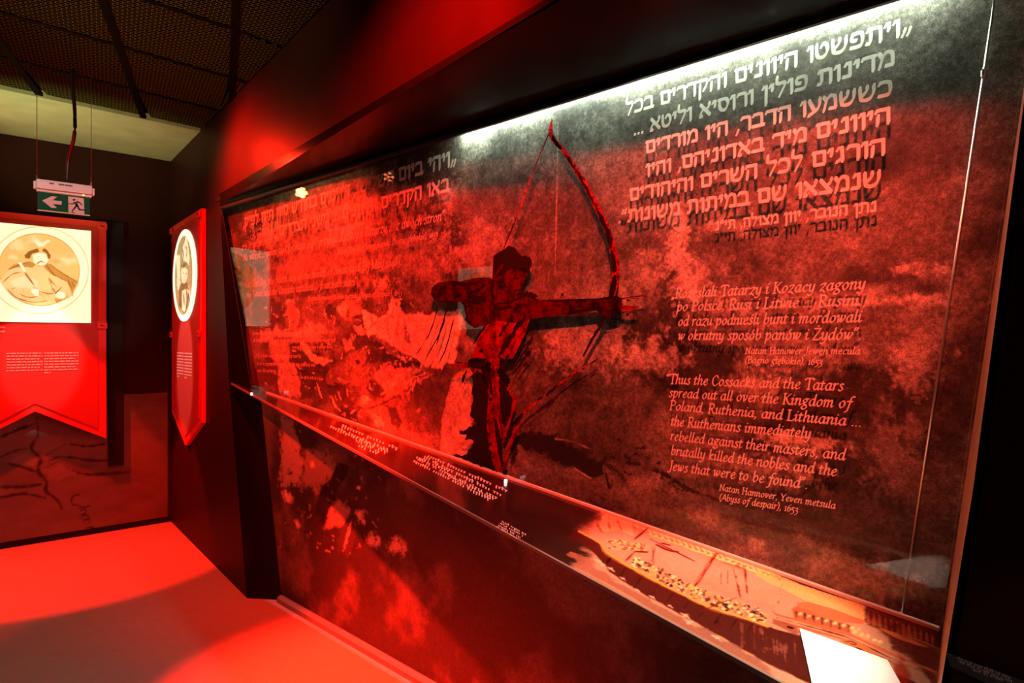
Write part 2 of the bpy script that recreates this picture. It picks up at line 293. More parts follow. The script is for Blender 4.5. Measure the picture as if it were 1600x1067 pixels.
# ------------------------------------------------------------------ broad-nib lettering
def G_(s):                                               # "w|x,y x,y;x,y ..."  a leading - keeps a stroke straight
    w_, b = s.split('|'); st = []
    for q in b.split(';'):
        q = q.strip(); cur = not q.startswith('-'); q = q.lstrip('-') if not cur else q
        p = [tuple(float(a) for a in c.split(',')) for c in q.split()]
        st.append((p, cur and len(p) > 2))
    return float(w_), st
LAT = {k: G_(v) for k, v in {
 'a': "5|4,4.6 2.5,5 .8,3.2 .8,1 2,0 3.4,1.2 4.1,4.6;4.2,5 3.8,1.2 4.2,0 5.1,.9",
 'b': "4.8|1.4,8.4 1,2 1.1,.7 2.2,0 3.9,1.4 4.1,3.6 3.1,5 1.3,3",
 'c': "4|3.7,4.2 2.8,5 1,3.2 1,1 2.2,0 3.8,1.1",
 'd': "5|4,4.6 2.5,5 .8,3.2 .8,1 2,0 3.4,1.2 4.1,4.6;4.5,8.4 3.9,1.2 4.3,0 5.1,.9",
 'e': "4.2|.9,2.3 3,2.9 3.6,4.3 2.6,5 1,3.2 1,1 2.2,0 3.9,1.1",
 'f': "3.4|5,8 4,8.4 2.8,7 1.9,1 1,-2.3 -.4,-2.8;-.4,4.8 4,4.8",
 'g': "4.6|4,4.6 2.4,5 .9,3.7 1.4,2.3 2.8,2.4 3.6,3.7 3,4.9;-3.4,4.7 4.9,5;1.7,2.3 1,1.2 3.2,.4 3.7,-1.5 2,-2.8 .2,-2 .9,-.5 2.6,.3",
 'h': "5|1.5,8.4 .9,0;1.1,2.6 2.7,4.8 3.9,4.5 3.6,1.2 4.1,0 5,.9",
 'i': "2.4|.2,4.2 1.2,5 .9,1.1 1.4,0 2.4,.9;-1.7,7.2 1.8,7",
 'j': "2.4|1.3,5 .9,-1.4 0,-2.7 -1,-2.3;-1.7,7.2 1.8,7",
 'k': "4.6|1.5,8.4 .9,0;1.1,2.4 3,4.9 3.8,4 1.8,2.6 3.2,.3 4.5,.7",
 'l': "2.3|1.5,8.4 .9,1.1 1.4,0 2.3,.9",
 'm': "7.3|.2,4.2 1.2,5 .8,0;1,2.6 2.4,4.8 3.5,4.5 3.1,0;3.3,2.6 4.8,4.8 6,4.5 5.6,1.2 6.1,0 7.1,.9",
 'n': "5|.2,4.2 1.2,5 .8,0;1,2.6 2.6,4.8 3.9,4.5 3.6,1.2 4.1,0 5,.9",
 'o': "4.7|2.6,5 .9,3.2 1,1 2.2,0 3.9,1.8 3.8,4.2 2.6,5",
 'p': "4.8|.2,4.2 1.3,5 .7,-2.8;1.1,2.6 2.6,4.9 4,4.2 3.9,1.6 2.4,0 1.1,.9",
 'q': "4.8|4,4.6 2.5,5 .8,3.2 .8,1 2,0 3.4,1.2 4.1,4.6;4.2,5 3.5,-2.8",
 'r': "3.6|.2,4.2 1.2,5 .8,0;1,2.6 2.3,4.8 3.5,4.7",
 's': "3.5|3.2,4.3 2.3,5 1.1,4 2.9,1.6 2.3,.2 1.1,0 .3,.8",
 't': "2.9|1.5,6.4 .9,1.1 1.4,0 2.7,.9;-.1,4.8 2.9,4.8",
 'u': "5|.2,4.2 1.2,5 .9,1.2 1.6,0 3.2,1.6 3.9,4.9;4,5 3.6,1.2 4.1,0 5,.9",
 'v': "4.3|.2,4.4 1.2,5 1.7,.2 3.7,3.6 3.4,5",
 'w': "6.2|.2,4.4 1.2,5 1.4,.2 3.2,3.6 3.4,5;3.3,3.6 3.6,.2 5.7,3.4 5.4,5",
 'x': "4.4|.4,4.6 1.4,4.8 2.8,.2 4.2,.4;4,4.9 .4,0",
 'y': "4.7|.2,4.2 1.2,5 1.1,1.4 2,0 3.4,1.6 4,4.9;4.1,5 3.5,-.6 2,-2.8 .2,-2.2",
 'z': "4.2|.6,4.2 1.4,4.9 3.9,4.9 .6,.2 2.4,.4 3.6,-1",
 'A': "6|-.2,0 3.6,8.2;-3.6,8.2 5.6,0;-1.4,2.8 4.9,2.8", 'B': "5.4|-1.2,8 1.2,0;-.4,8 2,8;1.2,8 4,7.5 4,4.8 1.3,4.3;1.3,4.3 4.9,3.6 4.4,.4 .4,0",
 'C': "6|5.6,6.4 4,8.1 1.5,6.4 1,2.6 2.6,0 4.4,.2 5.8,1.6", 'H': "6.6|-1.2,8 1.2,0;-5.4,8 5.4,0;-1.2,4.2 5.4,4.2;-.4,8 2,8;-.4,0 2,0;-4.6,8 6.2,8;-4.6,0 6.2,0",
 'J': "3.2|2.2,8 1.9,.6 .8,-1.8 -.8,-1.6;-1.2,8 3.2,8", 'K': "6|-1.2,8 1.2,0;-5.4,8 1.3,3.8;2.4,4.6 4.4,1 6.4,0;-.4,8 2,8;-.4,0 2,0",
 'L': "5|-1.2,8 1.2,0;-.3,8 2.2,8;.4,0 4.4,.1 5,1.6", 'M': "7.6|-1,0 1.6,8;-1.4,8 3.8,.4;-3.8,.4 6.4,8;-6.4,8 6.8,0;-.3,0 1.8,0;-6,0 7.6,0",
 'N': "6.6|-1.1,0 1.1,8;-1.1,8 5.4,.2;-5.4,.2 5.4,8;-.3,0 2,0;-4.6,8 6.2,8", 'O': "6.6|3.6,8.1 1,5.6 1,2.4 3.2,0 5.8,2.6 5.6,6.2 3.6,8.1",
 'P': "5.2|-1.2,8 1.2,0;-.4,0 2.2,0;.4,8 3.6,8 4.8,6 3.8,4.2 1.4,3.9", 'R': "5.8|-1.2,8 1.2,0;-.4,0 2,0;.4,8 3.6,8 4.7,6 3.6,4.2 1.4,4;2.6,4 4.4,1 6,0",
 'S': "4.8|4.4,6.6 3,8.1 1.3,6.6 4.2,2.6 3.2,.1 1.4,.1 .4,1.6", 'T': "5.6|-3,8 3,0;.1,6.8 .5,8 5.7,8 6.1,6.8;-2,0 4,0",
 'W': "8|-.6,8 2,0;-2,0 4,8;-4,8 5.6,0;-5.6,0 7.8,8", 'Y': "5.6|-.4,8 2.8,3.8;-5.6,8 2.8,3.8;-2.8,3.8 2.8,0;-1.8,0 3.8,0", 'Z': "5.4|-.6,8 5,8;-5,8 .4,0;.4,0 4.8,.1 5.4,1.6",
 '0': "4.4|2.4,5 .9,3 1.2,.7 2.4,0 3.8,2 3.6,4.2 2.4,5", '1': "2.8|-1.6,5 1.6,0;-.8,0 2.5,0;-.7,4.7 1.6,5", '2': "4|.7,4 2,5 3.2,4 2.4,2.2 .5,.1;-.5,.2 3.8,.2",
 '3': "3.8|.6,4.2 2,5 3.2,3.8 1.6,2.2;1.6,2.2 3.4,1 2.8,-1.6 .3,-2.6", '4': "4.4|-3,5 .3,.4;-.3,.4 4.2,.4;-3,5 3,-2.6", '5': "3.8|-3.6,5 1.2,5;-1.2,5 .9,2.4;.9,2.4 3,1.8 3,-1.2 .3,-2.6",
 '6': "4.4|4,7.8 1.6,5.6 .8,2 2,0 3.8,1.6 3.2,4.2 1,3", '8': "4.4|2.4,4.4 1,6 2.4,7.8 3.8,6.2 .9,1.8 2.2,0 4,1.6 2.4,4.4",
 '.': "2|-.8,.4 1,.2", ',': "2|.9,.5 .9,-.6 .2,-1.4", '„': "3.2|.9,.6 .8,-.6 .2,-1.4;2.3,.6 2.2,-.6 1.6,-1.4", '”': "3.2|.9,8.2 .8,7.2 .2,6.2;2.3,8.2 2.2,7.2 1.6,6.2",
 '“': "3.2|1.2,8.4 .4,7.4 .5,6.4;2.6,8.4 1.8,7.4 1.9,6.4", '(': "2.8|2.8,8.6 1,5.4 .9,1.4 2.2,-1.8", ')': "2.8|.6,8.6 2,5.4 1.8,1.4 0,-1.8", '[': "2.8|-2.8,8.6 1.2,8.6;-1.2,8.6 1,-1.8;-1,-1.8 2.6,-1.8", ']': "2.8|-.2,8.6 1.9,8.6;-1.9,8.6 1.7,-1.8;-1.7,-1.8 .1,-1.8",
 ' ': "2.6|"}.items() if '|' in v and v.split('|')[1]}
LAT[' '] = (2.6, [])
def acc(base, extra): w_, s = LAT[base]; return (w_, s + G_('1|' + extra)[1])
LAT['ł'] = acc('l', "-.1,3.6 2.5,5.2"); LAT['ę'] = acc('e', "2.6,0 1.8,-1.2 2.8,-2"); LAT['ś'] = acc('s', "-2.2,6 3.2,7.6"); LAT['ó'] = acc('o', "-2.4,6 3.4,7.6"); LAT['Ż'] = acc('Z', "-2.9,9.9 3,9.7")
HEB = {k: G_(v) for k, v in {
 'א': "8.4|-1,9.4 7.4,.6;7,9.6 7.2,7.6 5,5;-6.9,9.6 7.1,8.2;1,.5 1.2,3 3.4,6.4;-.5,.4 2,.4", 'ב': "8|.8,8 1.6,9 5.4,9 6.2,7.6 6.2,1;-.4,.9 7.6,.9", 'ג': "5.6|1.2,8 1.8,9 3.4,9;-3.6,9.3 4,.4;3.9,3.6 2.4,1.4 .8,.4",
 'ד': "7.6|.6,7.9 1.2,9 7.2,9;-5.9,9 5.9,0", 'ה': "8|.6,7.9 1.2,9 6.4,9;-6.6,9.2 6.6,0;-1.6,5.8 1.3,0", 'ו': "3.8|.5,8 1.1,9 2.6,9;-2.6,9.3 2.6,0", 'ז': "4|-.4,9 3.4,9;-2,9 1.6,0",
 'ח': "8|-.6,9 7,9;-6.6,9.2 6.6,0;-1.7,9 1.5,0", 'ט': "8|1,9.4 1.2,3.4 2.4,.9 5,.9 6.8,3.6 6.6,7.6 5,9.2 3.4,7.4", 'י': "3.6|.5,8 1.1,9 2.4,9;-2.4,9.3 2.1,5.2",
 'כ': "7.4|.8,8 1.6,9 4.8,9 6.2,7.4 6.2,2.6 4.8,.9 .6,.9", 'ל': "6.6|1,13.6 1.1,9 5.2,9;5.2,9 5.6,7 4,3.6 2.4,0", 'מ': "8.4|-.8,9.3 2.4,6.4;2.4,6.4 1.6,3 .9,0;2.2,6.6 4.4,9.2 6.6,8.6 7.2,6 7.2,.9;-7.4,.9 4,.9",
 'ם': "8|-.5,9 6.8,9;-6.8,9 6.8,.9;-6.8,.9 1.5,.9;-1.5,.9 1.4,9", 'נ': "5.6|1.8,8 2.2,9 4,9;-4.2,9.3 4.2,.9;-4.4,.9 .6,.9", 'ן': "3.8|.5,8 1.1,9 2.6,9;-2.6,9.3 2.4,-3.6",
 'ס': "8|-.5,9 5.6,9;5.6,9 7,6 5.8,2 4,.8 2,2.2 1.2,6 1.6,9", 'ע': "7.8|1,9.4 1.8,7 3.8,2;6.8,9.4 6.8,6 5.6,2.6 .6,-.8", 'פ': "7.8|3.4,5 1.4,5.2 1.2,8.4 2.4,9 5.6,9 6.6,7 6.4,2.6 5,.9 .6,.9",
 'צ': "7.8|-1,9.3 6.4,1.2;6.8,9.4 6.6,7.4 4.4,5;-6.8,.9 .5,.9", 'ק': "7.6|-.6,9 6,9;6,9 6.8,7.4 5.8,4.4 4,1.6;-1.7,6.2 1.5,-3.8", 'ר': "7|.7,8 1.4,9 5,9;5,9 6,7.6 6,0",
 'ש': "9.6|1.2,9.3 1.6,3 2.6,.9 5.8,.9 8,4 8.2,9.3;4.8,9.3 4.8,6.6 2,3.4", 'ת': "8.6|.8,8 1.4,9 6.2,9;6.2,9 7.2,7.8 7.2,0;2.4,9 2.3,1.4 .4,.6",
 ',': "2.6|1.4,.8 1.2,-.6 .4,-2", '.': "2.6|-1,.9 1.4,.7", '„': "5|1.6,3 1.4,1.4 .4,-.6;4,3 3.8,1.4 2.8,-.6", '“': "5|1.6,10 .6,8.6 1,7.4;4,10 3,8.6 3.4,7.4", '"': "4|1.2,10 .8,7.6;3,10 2.6,7.6", "'": "2.2|1.2,10 .8,7.6"}.items()}
HEB[' '] = (4.2, [])
def hull(p):
    p = sorted(map(tuple, p)); cr = lambda o, a, b: (a[0] - o[0]) * (b[1] - o[1]) - (a[1] - o[1]) * (b[0] - o[0])
    lo = []; up = []
    for q in p:
        while len(lo) > 1 and cr(lo[-2], lo[-1], q) <= 0: lo.pop()
        lo.append(q)
    for q in reversed(p):
        while len(up) > 1 and cr(up[-2], up[-1], q) <= 0: up.pop()
        up.append(q)
    return lo[:-1] + up[:-1]
def nib(ang, L, W):
    a = math.radians(ang); c, s = math.cos(a), math.sin(a)
    return [(c * L * i - s * W * j, s * L * i + c * W * j) for i, j in ((1, 1), (1, -1), (-1, -1), (-1, 1))]
NL = nib(38, .52, .25); NH = nib(68, 1.08, .58)
def write(mb, plane, text, uv0, uv1, cap_px, font='lat', off=.0007, sq=1.0):
    """one line of lettering on the plane between two baseline points"""
    F = LAT if font == 'lat' else HEB; N = NL if font == 'lat' else NH
    units = 8.2 if font == 'lat' else 9.9; shear = .17 if font == 'lat' else 0
    tx = text if font == 'lat' else text[::-1]
    W = sum(F.get(c, F[' '])[0] + .35 for c in tx)
    a = np.array(plane.trace(*uv0)); b = np.array(plane.trace(*uv1)); L = np.linalg.norm(b - a); ex = (b - a) / L
    um, vm = (uv0[0] + uv1[0]) / 2, (uv0[1] + uv1[1]) / 2
    hm = np.linalg.norm(np.subtract(plane.trace(um, vm - cap_px), plane.trace(um, vm)))
    kx = L / W; ky = hm / units; ey = np.array([-ex[1], ex[0]])
    if ey[1] < 0: ey = -ey
    if abs(plane.t[2]) > .9: ey = np.array([0, 1.0])     # upright letters on upright panes
    x = 0
    for c in tx:
        w_, st = F.get(c, F[' '])
        for p, cur in st:
            q = smooth(p, 3) if cur else [np.array(i) for i in p]
            if len(q) == 1: q = q * 2
            for s0, s1 in zip(q, q[1:]):
                h = hull([(s[0] + n[0], s[1] + n[1]) for s in (s0, s1) for n in N])
                mb.face([plane.at(*(a + ex * kx * (x + i + j * shear) + ey * ky * j), off) for i, j in h])
        x += w_ + .35
def scribble(mb, plane, uv0, uv1, h_px, off=.0007, dens=1.0, seed=1):
    """a line of print too small to read in the photograph: word-like runs of short strokes"""
    rs = random.Random(seed); a = np.array(plane.trace(*uv0)); b = np.array(plane.trace(*uv1)); L = np.linalg.norm(b - a); ex = (b - a) / L
    um, vm = (uv0[0] + uv1[0]) / 2, (uv0[1] + uv1[1]) / 2
    ey = np.subtract(plane.trace(um, vm - h_px), plane.trace(um, vm)); h = np.linalg.norm(ey)
    if abs(plane.t[2]) > .9: ey = np.array([0, h])
    x = 0.0
    while x < L:
        for k in range(rs.randint(2, 8)):
            if x > L: break
            y1 = rs.choice((.62, .62, .62, 1.0)); y0 = rs.choice((0, 0, 0, -.25)); d = h * .16; sl = h * .12
            q = [(x, y0), (x + d, y0), (x + d + sl, y1), (x + sl, y1)]
            mb.face([plane.at(*(a + ex * i + ey * j), off) for i, j in q])
            if rs.random() < .5:
                q = [(x, .5), (x + h * .4, .5), (x + h * .4, .64), (x, .64)]
                mb.face([plane.at(*(a + ex * i + ey * j), off) for i, j in q])
            x += h * .42 / dens
        x += h * .4

# ------------------------------------------------------------------ shared materials
M_wall = mat('dark_wall_paint', (.028, .0055, .0055), .5, .10, noise=.12, nscale=6)
M_black = mat('black_board', (.020, .018, .018), .38, .4)
M_soffit = mat('black_lacquer', (.008, .006, .006), .2, .08)
M_floor = mat('grey_floor', (.46, .44, .43), .42, .3, noise=.06, nscale=18, bump=.03)
M_cream = mat('cream_plaster', (.32, .30, .22), .8, .1, noise=.12, nscale=5)
M_skirt = mat('black_skirting', (.008, .008, .008), .6, .2)
M_red = mat('red_print', (.50, .040, .032), .5, .15)
M_redlight = mat('red_edge_print', (.86, .05, .04), .4, .25)
M_white = mat('white_plastic', (.78, .76, .73), .4)
M_blackpl = mat('black_plastic', (.012, .012, .012), .45)
M_steel = mat('brushed_steel', (.72, .70, .68), .28, metal=1.0)
M_orange = mat('varnished_wood_edge', (.42, .13, .05), .35, .5, noise=.25, nscale=30)
M_glass = glass_mat()
M_letter = vinyl_mat('white_vinyl', (.92, .90, .84), .5)
M_inkred = vinyl_mat('red_ink', (.22, .010, .009), .25, 14)
M_inkdark = vinyl_mat('dark_red_ink', (.062, .004, .003), .25, 22)
M_inkbow = vinyl_mat('bow_red_ink', (.50, .016, .014), .35, 60)
M_inkblack = mat('black_ink', (.006, .005, .005), .7, .1)
M_print = paint_mat('wall_print', .55, .25, speck=.45, sscale=300)
M_shelfprint = paint_mat('glossy_print', .16, .5, speck=.12, sscale=200)
M_caption = mat('caption_white', (.80, .72, .66), .5)

# ------------------------------------------------------------------ room shell
mb = MB(); mb.prism([(-2.4, -2, -.1), (2.4, -2, -.1), (2.4, 6.5, -.1), (-2.4, 6.5, -.1)], (0, 0, .1))
struct(mb.build('floor', M_floor))
mb = MB(); mb.prism([(-2.4, 6.24, 0), (1.5, 6.24, 0), (1.5, 6.24, 3.2), (-2.4, 6.24, 3.2)], (0, .08, 0)); struct(mb.build('wall_back', M_wall))
mb = MB(); mb.prism([(-2.4, -2, 0), (-2.4, 6.3, 0), (-2.4, 6.3, 3.6), (-2.4, -2, 3.6)], (-.08, 0, 0)); struct(mb.build('wall_left', M_black))
def yz(pl, u, v): q = pl.px(u, v); return q[1], q[2]
W0 = (4.07, 0); W1 = yz(WX, 358, 600); W2 = yz(WX, 343, 312)
R0 = yz(WX, 1475, 1042); R1 = yz(WX, 1521, 760); R2 = yz(WX, 1600, 160)
k = (azl(.22) - R1[1]) / (R2[1] - R1[1]); R3 = (R1[0] + (R2[0] - R1[0]) * k, azl(.22))
Rb = (R0[0] + (R0[0] - R1[0]) / (R1[1] - R0[1]) * R0[1], 0)
poly = [(6.24, 0), W0, W1, (W2[0], azl(W2[0])), R3, R2, R1, R0, Rb, (-2, 0), (-2, 3.22), (6.24, 3.22)]
mb = MB(); mb.prism([(1.22, y, z) for y, z in poly], (.02, 0, 0)); struct(mb.build('wall_right', M_wall))
# left reveal of the recess, from the wall edge back to the printed wall
ML = [MU.px(440, 933), MU.px(407, 615), MU.px(350, 326)]
WL = [(1.22, *W0), (1.22, *W1), (1.22, W2[0], azl(W2[0]))]
mb = MB()
for i in range(2): mb.prism([WL[i], ML[i], ML[i + 1], WL[i + 1]], (.004, .004, 0))
struct(mb.build('trim_1', M_soffit))
GRp = [np.array(GL.px(1468, 987)), np.array(GL.px(1585, 200))]
gr = lambda z: GRp[0] + (GRp[1] - GRp[0]) * (z - GRp[0][2]) / (GRp[1][2] - GRp[0][2])
mb = MB()
WR = [(1.22, *Rb), (1.22, *R0), (1.22, *R1), (1.22, *R2), (1.22, *R3)]
for i in range(4): mb.prism([WR[i], gr(WR[i][2]) - ND * .06, gr(WR[i + 1][2]) - ND * .06, WR[i + 1]], (0, -.012, 0))
struct(mb.build('trim_2', M_orange))
# black hood face between the wall and the top of the glass
BT = lambda s: GL.at(s, 2.525 - .0148 * s)
mb = MB(); yl = W2[0]
hood = [(1.22, yl, azl(yl)), (1.22, R3[0] - .05, azl(R3[0] - .05)), BT(4.55), BT(-.02)]
mb.prism(hood, (0, 0, .03)); struct(mb.build('trim_3', M_soffit))
mb = MB(); mb.prism([BT(-.1) + [0, 0, .06], BT(4.6) + [0, 0, .06], BT(4.6) - ND * .12 + [0, 0, .06], BT(-.1) - ND * .12 + [0, 0, .06]], (0, 0, .02)); struct(mb.build('trim_4', M_black))
# ceiling: black soffit void, cream strip, mesh tiles
mb = MB(); mb.prism([(-2.4, -2, 3.42), (1.3, -2, 3.42), (1.3, 6.3, 3.42), (-2.4, 6.3, 3.42)], (0, 0, .04)); struct(mb.build('ceiling', M_skirt))
mb = MB(); mb.prism([(-2.4, 5.03, 3.205), (1.22, 5.21, 3.205), (1.22, 6.3, 3.205), (-2.4, 6.3, 3.205)], (0, 0, .05)); struct(mb.build('trim_5', M_cream))
mb = MB(); mb.prism([(-2.4, 6.24, 0), (1.22, 6.24, 0), (1.22, 6.24, .045), (-2.4, 6.24, .045)], (0, -.006, 0)); struct(mb.build('baseboard_back', M_skirt))
e0, e1 = MU.px(440, 932), MU.at(4.3, 0); e0[2] = 0
mb = MB(); mb.prism([e0, e0 + ND * .03, e0 + ND * .03 + [0, 0, .028], e0 + ND * .012 + [0, 0, .04], e0 + [0, 0, .04]], e1 - e0)
struct(mb.build('baseboard_right', mat('painted_kerb', (.22, .20, .19), .45)))

def mesh_mat():
    m = bpy.data.materials.new('expanded_metal'); m.use_nodes = True; nt = m.node_tree; p = nt.nodes['Principled BSDF']
    p.inputs['Roughness'].default_value = .5; p.inputs['Specular IOR Level'].default_value = .0
    tc = nt.nodes.new('ShaderNodeTexCoord'); mp = nt.nodes.new('ShaderNodeMapping'); mp.inputs['Rotation'].default_value = (0, 0, .12)
    b = nt.nodes.new('ShaderNodeTexBrick'); b.inputs['Color1'].default_value = (.001, .001, .001, 1); b.inputs['Color2'].default_value = (.0015, .001, .001, 1)
    b.inputs['Mortar'].default_value = (.10, .085, .035, 1); b.inputs['Scale'].default_value = 1.0  # olive slat lines, with their yellowish glints put into the colour
    b.inputs['Brick Width'].default_value = .04; b.inputs['Row Height'].default_value = .02; b.inputs['Mortar Size'].default_value = .0024
    nt.links.new(tc.outputs['Object'], mp.inputs[0]); nt.links.new(mp.outputs[0], b.inputs['Vector']); nt.links.new(b.outputs['Color'], p.inputs['Base Color'])
    return m
M_mesh = mesh_mat()
A_ = np.array([.597, .045, 0]); B_ = np.array([.165, .63, 0]); O_ = np.array([.523, 3.971, 3.2])
first = None; tiles = {}
pos = {(-1, 1): 'cream strip, third tile out from the long wall', (0, 1): 'cream strip, second tile out from the long wall', (1, 1): 'cream strip, where it is cut by the long wall'}
for j in (1, 0, -1, -2):
    for i in (-2, -1, 0, 1):
        c0 = O_ + A_ * i + B_ * j
        q = [c0 + A_ * a + B_ * b for a, b in ((.03, .025), (.97, .025), (.97, .975), (.03, .975))]
        q = [np.array([min(p[0], 1.21), min(p[1], 5.05 + .05 * p[0]) if j == 1 else p[1], p[2]]) for p in q]
        if q[1][0] - q[0][0] < .05 or q[2][1] - q[1][1] < .02: continue
        mb = MB(); mb.prism([p - c0 for p in q], (0, 0, .012))
        o = mb.build('ceiling_tile', M_mesh); o.location = c0; tiles[(i, j)] = o
row = {1: 'in the row next to the cream strip', 0: 'in the second row from the cream strip', -1: 'in the third row from the cream strip', -2: 'in the fourth row from the cream strip'}
coln = {1: 'against the red-lit long wall', 0: 'one tile away from the long wall', -1: 'two tiles away from the long wall', -2: 'three tiles away from the long wall'}
for (i, j), o in tiles.items(): tag(o, 'black mesh ceiling tile %s, %s' % (row[j], coln[i]), 'ceiling tile', 'mesh ceiling tiles')
mb = MB()
for j in (-2, -1, 0, 1):
    a = O_ + B_ * j - A_ * 3; b = O_ + B_ * j + A_ * 1.15; mb.prism([a + [0, -.016, -.004], b + [0, -.016, -.004], b + [0, .016, -.004], a + [0, .016, -.004]], (0, 0, .02))
for i in (-2, -1, 0, 1):
    a = O_ + A_ * i - B_ * 3; b = O_ + A_ * i + B_ * 1.85; mb.prism([a + [-.02, 0, -.006], a + [.02, 0, -.006], b + [.02, 0, -.006], b + [-.02, 0, -.006]], (0, 0, .022))
struct(mb.build('trim_6', mat('black_grid_bar', (.003, .0025, .002), .6, .03)))

# ------------------------------------------------------------------ printed wall behind the glass
def ds(a, b, f):
    out = [a]
    while out[-1] < b: out.append(out[-1] + f(out[-1]))
    return out
P = Paint(MU, ds(-.2, 4.45, lambda s: .0016 * (1 + max(0, 4.2 - s) * .38)), np.arange(.82, 2.64, .0026), .20)
cl = fbm(P.S, P.T, 3.2, 21, 5); ck = fbm(P.S * .45, P.T, 5.5, 31, 5); gr_ = fbm(P.S, P.T, 160, 41, 2)
tone = .035 + .20 * sstep(.38, .75, cl) + .16 * sstep(.48, .72, ck); tone *= .6 + .8 * gr_
P.C = tone[..., None] * np.array([1.0, .93, .80])
P.zoom(0, 0, 1)
LT = np.array([.95, .86, .66]); MD = np.array([.46, .40, .33]); DK = np.array([.05, .042, .038])
for c, rx, ry, v, a in [((560, 330), 90, 45, .62, .8), ((420, 365), 34, 34, .62, .8), ((480, 410), 80, 40, .5, .5), ((640, 400), 80, 50, .5, .5), ((690, 270), 50, 60, .10, .8), ((720, 400), 60, 40, .34, .6),
        ((700, 300), 25, 30, .5, .7), ((1060, 380), 28, 60, .85, .9), ((1075, 440), 40, 50, .7, .7), ((1130, 350), 60, 30, .6, .5), ((1000, 430), 40, 50, .55, .6), ((920, 545), 110, 45, .6, .7), ((1000, 560), 70, 30, .7, .6),
        ((1130, 470), 90, 45, .5, .5), ((1290, 470), 120, 18, .6, .5), ((1420, 470), 90, 12, .7, .8), ((1430, 560), 50, 60, .6, .6), ((1250, 560), 90, 40, .5, .5), ((1240, 690), 70, 18, .75, .8), ((1200, 730), 90, 30, .6, .6),
        ((1390, 700), 60, 90, .4, .5), ((1170, 600), 60, 30, .6, .5), ((1330, 900), 110, 40, .45, .7), ((1100, 805), 40, 20, .6, .6), ((1180, 850), 30, 16, .6, .6), ((1450, 420), 60, 14, .8, .6),
        ((930, 660), 120, 40, .16, .7), ((1000, 620), 120, 30, .2, .5), ((880, 760), 120, 50, .13, .8), ((1060, 790), 140, 30, .14, .6), ((1330, 820), 120, 40, .12, .7), ((850, 440), 40, 60, .14, .6), ((1450, 780), 60, 80, .10, .7),
        ((830, 280), 80, 40, .5, .5), ((1250, 130), 260, 60, .42, .4), ((980, 300), 50, 40, .55, .4), ((960, 220), 90, 60, .34, .5)]:
    P.blob(np.array([1, .92, .78]) * v, c, rx, ry, a)
P.blob(np.array([1, .92, .78]) * .27, (520, 390), 190, 100, .75); P.blob(np.array([1, .92, .78]) * .33, (660, 400), 70, 60, .6)
for c_, rx, ry, v, aa in (((850, 340), 125, 100, .065, .95), ((790, 300), 75, 50, .06, .8), ((900, 410), 90, 60, .10, .8), ((1340, 820), 150, 60, .06, .8), ((1180, 800), 120, 40, .07, .7), ((960, 700), 130, 50, .09, .6)): P.blob(np.array([1, .92, .78]) * v, c_, rx, ry, aa, .6)  # dark print patches; the weaker red light is put into their tone too
P.stroke(np.array([.5, .45, .36]), [(872, 190), (870, 300), (867, 430)], 2.2, soft=.001, rough=0, a=.5)
P.zoom(420, 440, 4.446)                                  # riders and horses on the left
P.poly(DK * 1.6, [(-120, 90), (110, 150), (110, 300), (60, 300), (20, 350), (-120, 350)], .02, .03, .8)
P.poly(MD * .5, [(200, 120), (480, 110), (480, 340), (200, 340)], .03, .04, .6)
P.poly(MD * 1.5, [(-60, 350), (20, 340), (55, 300), (90, 340), (160, 350), (240, 340), (270, 270), (330, 290), (400, 300), (380, 350), (330, 430), (260, 400), (150, 390), (60, 390), (-60, 420)], .008, .03, .85, .006)
P.poly(MD, [(120, 130), (170, 130), (195, 180), (215, 230), (200, 330), (170, 350), (140, 330), (145, 240), (100, 235), (130, 190)], .006, .02, .8, .006)
P.stroke(LT, [(112, 168), (128, 138), (165, 130), (188, 168)], 12, rough=.008, fine=.006)
P.stroke(LT * .9, [(100, 236), (140, 240), (146, 335)], 9, rough=.006)
P.stroke(LT * .7, [(195, 180), (214, 235), (190, 290)], 8, rough=.006)
P.poly(MD * 1.3, [(10, 400), (140, 400), (180, 590), (60, 580), (-10, 480)], .02, .04, .6, .01)
P.poly(DK, [(150, 430), (210, 430), (260, 510), (240, 580), (140, 560)], .006, .02, .9, .004)
P.poly(DK, [(300, 400), (430, 440), (440, 480), (330, 470)], .006, .02, .8, .004)
P.poly(LT * .8, [(210, 410), (250, 420), (300, 490), (380, 530), (440, 550), (380, 585), (300, 555), (250, 500)], .006, .02, .9, .008)
P.poly(DK, [(190, 600), (290, 600), (330, 720), (300, 830), (215, 810)], .01, .03, .9, .006)
P.poly(DK, [(-90, 540), (60, 580), (50, 720), (-90, 740)], .01, .03, .9, .006)
P.poly(DK * 1.3, [(290, 580), (400, 600), (420, 760), (380, 860), (300, 840)], .01, .03, .8, .006)
P.poly(MD * 1.2, [(60, 560), (180, 590), (220, 700), (220, 800), (150, 800), (70, 760)], .006, .02, .85, .008)
P.poly(DK * 1.2, [(470, 270), (520, 262), (640, 290), (670, 370), (590, 450), (540, 500), (500, 440), (475, 350)], .006, .02, .5)
P.poly(LT * .85, [(480, 160), (530, 130), (550, 180), (540, 260), (500, 240), (470, 190)], .005, .02, .95, .008)
P.poly(MD, [(540, 130), (600, 110), (650, 140), (640, 220), (560, 260)], .008, .03, .7, .008)
P.poly(DK, [(390, 180), (430, 140), (470, 190), (460, 240), (410, 260)], .005, .015, .95, .004)
P.stroke(LT * .8, [(390, 180), (384, 230), (400, 250)], 9, rough=.006)
P.poly(LT * .75, [(590, 310), (640, 295), (665, 350), (620, 365)], .006, .02, .9, .008)
P.poly(LT * .6, [(520, 400), (600, 380), (560, 480), (530, 500)], .008, .03, .7, .008)
P.blob(LT * .8, (790, 10), 55, 45, .8)
